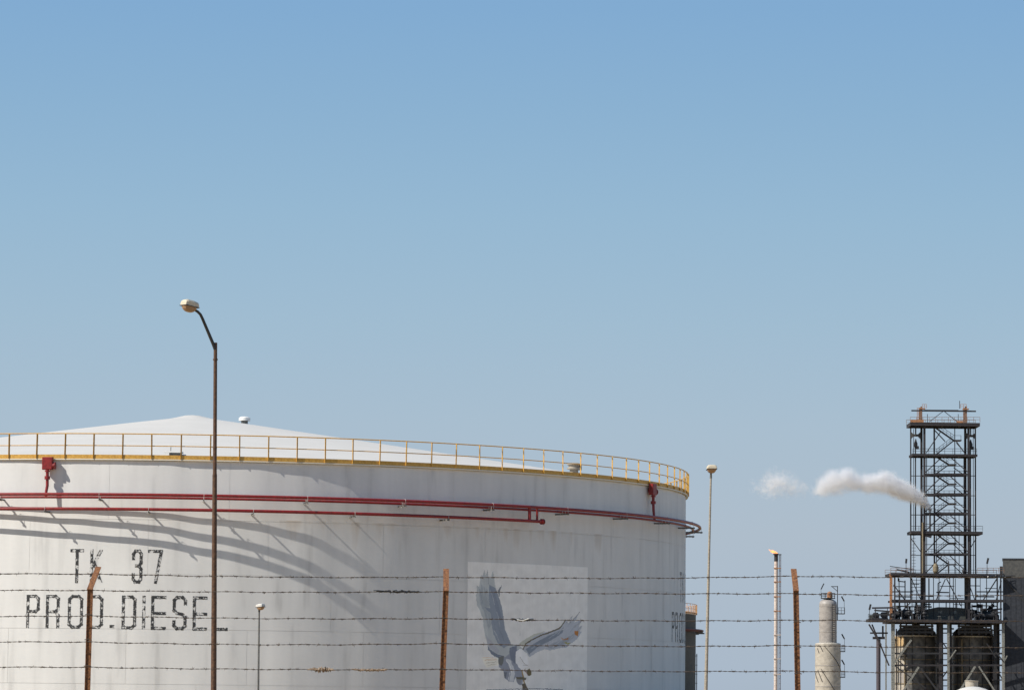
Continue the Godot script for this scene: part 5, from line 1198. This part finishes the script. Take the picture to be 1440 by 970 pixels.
func neighbours() -> void:
	# windowless grey block at the right edge
	var t := thing("industrial_building", "windowless dark grey clad block beside the steel tower", "building", COKER + Vector3(11.35, 0, 0.0), deg_to_rad(-8))
	block("wall", Vector3(0, 0, -9), Vector3(9, 26.6, 0), M.clad, t)
	block("upper_wall", Vector3(0, 26.6, -9), Vector3(9, 30.2, 0.02), M.clad2, t)
	block("roof_edge", Vector3(-0.1, 30.2, -9.1), Vector3(9.1, 30.45, 0.12), M.clad, t)
	block("duct_box", Vector3(-0.6, 26.7, -2.0), Vector3(-0.02, 28.9, -0.6), M.d, t)
	for i in 9:
		block("wall_rib", Vector3(0.45 + i, 0.2, 0.0), Vector3(0.53 + i, 26.5, 0.05), M.clad, t)
	bar("stair_stringer", Vector3(0.4, 26.4, 0.14), Vector3(4.6, 21.6, 0.14), 0.28, M.d, t)
	# stripped-down white dome in front of the right drum
	t = thing("dome_tank", "white domed tank roof just showing before a sooty process drum", "tank", Vector3(67.72, 0, -520))
	part("wall", turned([Vector2(3.7, 0), Vector2(3.7, 2.6)], 48), M.white, t)
	part("dome", turned([Vector2(3.75, 2.55), Vector2(3.75, 2.65), Vector2(3.3, 3.1), Vector2(2.6, 3.65), Vector2(1.8, 4.05), Vector2(0.9, 4.3), Vector2(0.001, 4.38)], 48, true), M.roof, t)
	# small beige vessel behind the dome
	t = thing("small_vessel", "small beige vessel rising behind the white dome", "vessel", Vector3(84.4, 0, -650))
	part("body", turned([Vector2(1.16, 0), Vector2(1.16, 5.9), Vector2(1.26, 5.95), Vector2(1.26, 6.1), Vector2(0.001, 6.15)], 28), M.vessel, t)
	part("manway", turned([Vector2(0.4, 6.1), Vector2(0.4, 6.45), Vector2(0.5, 6.46), Vector2(0.5, 6.56), Vector2(0.001, 6.58)], 20), M.d, t)
	# two stage column
	t = thing("fractionating_tower", "stepped beige distillation column with small side platforms", "column", Vector3(49.25, 0, -550))
	part("lower_body", turned([Vector2(1.97, 0.0), Vector2(1.97, 10.6)], 48), M.vessel, t)
	part("shoulder", turned([Vector2(1.97, 10.6), Vector2(1.99, 10.75), Vector2(1.9, 10.9), Vector2(1.36, 11.0)], 48), M.vessel, t)
	part("upper_body", turned([Vector2(1.36, 10.9), Vector2(1.36, 16.9)], 48), M.vessel2, t)
	part("top_head", turned([Vector2(1.36, 16.9), Vector2(1.3, 17.25), Vector2(1.05, 17.5), Vector2(0.6, 17.7), Vector2(0.001, 17.75)], 36, true), M.vessel2, t)
	for y in [12.6, 14.6, 16.5, 4.2, 7.4]:
		var r := 1.37 if y > 11 else 1.98
		part("lagging_band", turned([Vector2(r - 0.01, y), Vector2(r + 0.02, y + 0.01), Vector2(r + 0.02, y + 0.1), Vector2(r - 0.01, y + 0.11)], 40), M.vessel2, t)
	part("top_valve", turned([Vector2(0.2, 17.7), Vector2(0.42, 17.9), Vector2(0.42, 18.5), Vector2(0.3, 18.8), Vector2(0.001, 18.9)], 14), M.r, t, Transform3D(Basis.IDENTITY, Vector3(0.25, 0, 0.2)))
	var pl := sub("platform", t)
	part("grating", turned([Vector2(0.001, 17.76), Vector2(1.12, 17.76), Vector2(1.12, 17.88), Vector2(0.001, 17.88)], 24), M.d, pl)
	for y in [18.2, 18.6]:
		part("handrail", ring_tube(1.1, y, 0.035, 0, 360, 15, 5), M.d, pl)
	for k in 8:
		rod("railing_post", round_at(1.1, k * 45 + 20, 17.88), round_at(1.1, k * 45 + 20, 18.62), 0.03, M.d, pl)
	bar("davit_post", Vector3(1.45, 14.4, 0.2), Vector3(1.45, 19.75, 0.2), 0.12, M.d, t)
	bar("davit_arm", Vector3(1.45, 19.65, 0.2), Vector3(0.45, 19.65, 0.2), 0.11, M.d, t)
	bar("davit_brace", Vector3(1.45, 18.9, 0.2), Vector3(0.65, 19.6, 0.2), 0.09, M.d, t)
	for p in [[15.4, 1.42, 2.55], [9.6, 1.98, 2.6], [5.65, 1.98, 2.6]]:
		var o := sub("side_platform", t)
		block("grating", Vector3(p[1] - 0.1, p[0], -0.6), Vector3(p[2], p[0] + 0.12, 0.7), M.d, o)
		for y in [0.55, 1.0]:
			bar("handrail", Vector3(p[1], p[0] + y, 0.68), Vector3(p[2], p[0] + y, 0.68), 0.06, M.d, o)
			bar("handrail", Vector3(p[2] - 0.03, p[0] + y, -0.58), Vector3(p[2] - 0.03, p[0] + y, 0.68), 0.06, M.d, o)
		for x in [p[1] + 0.1, (p[1] + p[2]) * 0.5, p[2] - 0.03]:
			bar("railing_post", Vector3(x, p[0] + 0.1, 0.68), Vector3(x, p[0] + 1.0, 0.68), 0.06, M.d, o)
		floodlight(t, Vector3(p[2] - 0.05, p[0] + 0.1, 0.3), Vector3(p[2] - 0.08, p[0] + 2.0, 0.3), Vector3(p[2] - 0.5, p[0] + 2.75, 0.3), 0.55)
	floodlight(t, Vector3(-1.1, 17.9, 0.2), Vector3(-1.1, 19.2, 0.2), Vector3(-0.65, 20.1, 0.2), 0.45)
	for s in [-0.2, 0.2]:
		bar("ladder_rail", Vector3(0.78 + s, 10.9, 1.35), Vector3(0.78 + s, 17.0, 1.35), 0.06, M.d, t)
	for k in 18:
		bar("ladder_rung", Vector3(0.58, 11.1 + 0.32 * k, 1.35), Vector3(0.98, 11.1 + 0.32 * k, 1.35), 0.05, M.vessel, t)
	# thin dark tubes wound round the lower body
	for e in [[-20, 10.4, 75, 6.6], [-35, 6.9, 30, 3.4], [-58, 10.1, -48, 9.4], [-40, 10.4, -28, 9.6], [-78, 6.4, -52, 4.9], [-55, 6.8, -30, 5.0]]:
		var st := begin()
		var pts := []
		for i in 13:
			pts.append(round_at(2.03, lerpf(e[0], e[2], i / 12.0), lerpf(e[1], e[3], i / 12.0)))
		tube(st, pts, 0.045, 6)
		part("wound_tube", st.commit(), M.d, t)

func flare() -> void:
	var t := thing("flare_stack", "slender pale flare stack with ladder and burning tip", "flare stack", Vector3(45.07, 0, -600))
	var st := begin()
	tube(st, [Vector3(-0.12, 0, 0), Vector3(-0.12, 25.4, 0)], 0.31, 18)
	part("stack", st.commit(), M.flare, t)
	st = begin()
	tube(st, [Vector3(-0.12, 25.4, 0), Vector3(-0.12, 26.5, 0), Vector3(-0.12, 26.75, 0)], [0.33, 0.33, 0.42], 18)
	part("burner_tip", st.commit(), M.d, t)
	block("tip_platform", Vector3(-0.6, 26.5, -0.5), Vector3(0.75, 26.62, 0.5), M.d, t)
	for x in [0.42, 0.66]:
		rod("pilot_pipe", Vector3(x, 0, 0.1), Vector3(x, 26.6, 0.1), 0.055, M.u, t)
	for k in 30:
		bar("ladder_rung", Vector3(0.42, 0.6 + k * 0.86, 0.1), Vector3(0.66, 0.6 + k * 0.86, 0.1), 0.06, M.u, t)
	for y in [24.2, 21.9, 19.4, 17.0, 13.0, 9.0, 6.4]:
		block("ring_clip", Vector3(-0.5, y, -0.38), Vector3(0.72, y + 0.13, 0.38), M.r if y > 15 else M.flare, t)
	# flame blown to the left, with its own light
	var f := sub("flame", t)
	f.set_meta("label", "orange flame blown sideways off the burner tip")
	var n := FastNoiseLite.new()
	n.seed = 3
	for e in [[Vector3(0.15, 26.7, 0), Vector3(-1.4, 27.38, 0), 0.24, 0], [Vector3(-0.3, 26.8, 0.1), Vector3(-1.1, 27.0, 0.1), 0.15, 7], [Vector3(0.1, 26.75, -0.1), Vector3(-0.8, 27.35, -0.1), 0.15, 13]]:
		st = begin()
		var rings := []
		for i in 15:
			var u := i / 14.0
			var c: Vector3 = (e[0] as Vector3).lerp(e[1], u) + Vector3(0, 0.14 * n.get_noise_1d(u * 160 + e[3]), 0)
			var r: float = e[2] * (0.5 + 0.6 * u) * (1.0 - pow(u, 1.7)) * (1.0 + 1.3 * n.get_noise_1d(u * 520 + e[3])) + 0.012
			var ring := []
			for k in 10:
				var a := TAU * k / 10
				ring.append(c + Vector3(0, cos(a) * r, sin(a) * r))
			rings.append(ring)
		loft(st, rings)
		part("tongue", st.commit(), M.flame, f)
	var li := OmniLight3D.new()
	li.name = "flame_light"
	li.position = Vector3(-0.5, 27.1, 1.2)
	li.light_color = Color(1.0, 0.6, 0.3)
	li.light_energy = 1.0
	li.light_size = 0.5
	li.omni_range = 40
	li.omni_attenuation = 2
	li.shadow_enabled = true
	f.add_child(li)

func steam() -> void:
	# a cloud of fine droplet clusters, thicker near the vent
	var rng := RandomNumberGenerator.new()
	rng.seed = 77
	# centre line relative to the vent: x, y, radius, droplets
	var path := [[0.0, -0.1, 0.2, 900], [-0.5, 0.6, 0.45, 1500], [-1.2, 1.3, 0.7, 1900], [-2.2, 2.0, 0.95, 1900], [-3.3, 2.65, 1.1, 2200], [-4.5, 3.2, 1.25, 2300], [-5.8, 3.7, 1.3, 2300], [-7.0, 4.15, 1.3, 2000], [-6.3, 5.0, 0.6, 420], [-8.3, 5.0, 1.55, 2600], [-9.2, 6.1, 1.0, 900], [-10.3, 5.0, 1.4, 2200], [-12.2, 4.8, 1.35, 1900], [-14.2, 4.9, 1.15, 1200], [-16.0, 5.6, 1.55, 1900], [-16.6, 6.6, 1.0, 700], [-18.2, 5.0, 1.7, 1900], [-19.4, 6.2, 1.1, 800], [-20.4, 4.4, 1.5, 1300], [-21.4, 3.5, 1.0, 500], [-22.6, 3.2, 0.7, 180], [-24.8, 3.6, 1.1, 110], [-27.2, 3.9, 1.6, 260], [-29.0, 4.5, 2.0, 520], [-30.6, 5.3, 1.7, 520], [-31.2, 3.9, 1.9, 420], [-33.0, 4.2, 1.6, 180]]
	var total := 0
	for e in path:
		total += int(e[3] * 0.4)
	var mm := MultiMesh.new()
	mm.transform_format = MultiMesh.TRANSFORM_3D
	var st := begin()   # one wisp: forty tiny flakes of mist
	for i in 40:
		var c := Vector3(rng.randfn(), rng.randfn(), rng.randfn()) * 0.26
		var u := Vector3(rng.randfn(), rng.randfn(), rng.randfn()).normalized()
		var v := u.cross(Vector3(rng.randfn(), rng.randfn(), rng.randfn()).normalized()).normalized()
		u *= 0.018
		v *= 0.018
		flat_quad(st, c - u - v, c + u - v, c + u + v, c - u + v, u.cross(v))
	mm.mesh = st.commit()
	mm.instance_count = total
	var k := 0
	for e in path:
		for i in int(e[3] * 0.4):
			var p := Vector3(rng.randfn(), rng.randfn(), rng.randfn())
			var q := p.length()
			if q > 2.4:
				p *= 2.4 / q * rng.randf()
			var b := Basis.from_euler(Vector3(rng.randf() * TAU, rng.randf() * TAU, rng.randf() * TAU)).scaled(Vector3.ONE * rng.randf_range(0.7, 1.3) * clampf(e[2] * 0.8, 0.3, 1.0))
			mm.set_instance_transform(k, Transform3D(b, Vector3(e[0], e[1], 0) + p * e[2] * 0.66))
			k += 1
	var m := StandardMaterial3D.new()
	m.resource_name = "steam droplets"
	m.albedo_color = Color(0.94, 0.945, 0.96)
	m.roughness = 1.0
	m.specular_mode = BaseMaterial3D.SPECULAR_DISABLED
	m.backlight_enabled = true
	m.backlight = Color(0.9, 0.9, 0.9)
	m.cull_mode = BaseMaterial3D.CULL_DISABLED
	var o := MultiMeshInstance3D.new()
	o.name = "steam_plume"
	o.multimesh = mm
	o.material_override = m
	o.position = COKER + Vector3(-3.0, 39.95, 0.5)
	o.set_meta("label", "white steam plume drifting away from the tower's vent pipe")
	o.set_meta("category", "steam")
	o.set_meta("kind", "stuff")
	add_child(o)

# ------------------------------------------------------------------ scene
func _ready() -> void:
	var cam := Camera3D.new()
	cam.name = "camera"
	cam.position = Vector3(0, 1.7, 0)
	cam.rotation_degrees = Vector3(5.70, 0, 0.61)
	cam.fov = 11.08
	cam.near = 0.5
	cam.far = 20000
	add_child(cam)
	cam.current = true
	var exposure := 1.15
	var sky_mat := PanoramaSkyMaterial.new()
	sky_mat.panorama = clear_sky(exposure)
	var env := Environment.new()
	env.background_mode = Environment.BG_SKY
	env.sky = Sky.new()
	env.sky.sky_material = sky_mat
	env.tonemap_mode = Environment.TONE_MAPPER_LINEAR
	env.tonemap_exposure = exposure
	env.sdfgi_enabled = true
	env.ssao_enabled = true
	env.ssil_enabled = true
	var we := WorldEnvironment.new()
	we.name = "world"
	we.environment = env
	add_child(we)
	var sun := DirectionalLight3D.new()
	sun.name = "sun"
	sun.light_energy = 1.6
	sun.light_color = Color(1.0, 0.97, 0.92)
	sun.light_angular_distance = 0.5
	sun.shadow_enabled = true
	sun.look_at_from_position(Vector3.ZERO, Vector3(0.676, -0.663, -0.3225))
	add_child(sun)

	unit_box = BoxMesh.new()
	unit_rod = CylinderMesh.new()
	unit_rod.height = 1.0
	unit_rod.top_radius = 0.5
	unit_rod.bottom_radius = 0.5
	unit_rod.radial_segments = 14
	unit_rod.rings = 0
	materials()

	var ground := PlaneMesh.new()
	ground.size = Vector2(9000, 9000)
	var g := part("ground", ground, M.ground, self, Transform3D(Basis.IDENTITY, Vector3(0, 0, -3000)))
	g.set_meta("kind", "structure")
	white_tank()
	far_tank()
	coker()
	drums()
	neighbours()
	flare()
	street_lamps()
	fence()
	rags()
	steam()
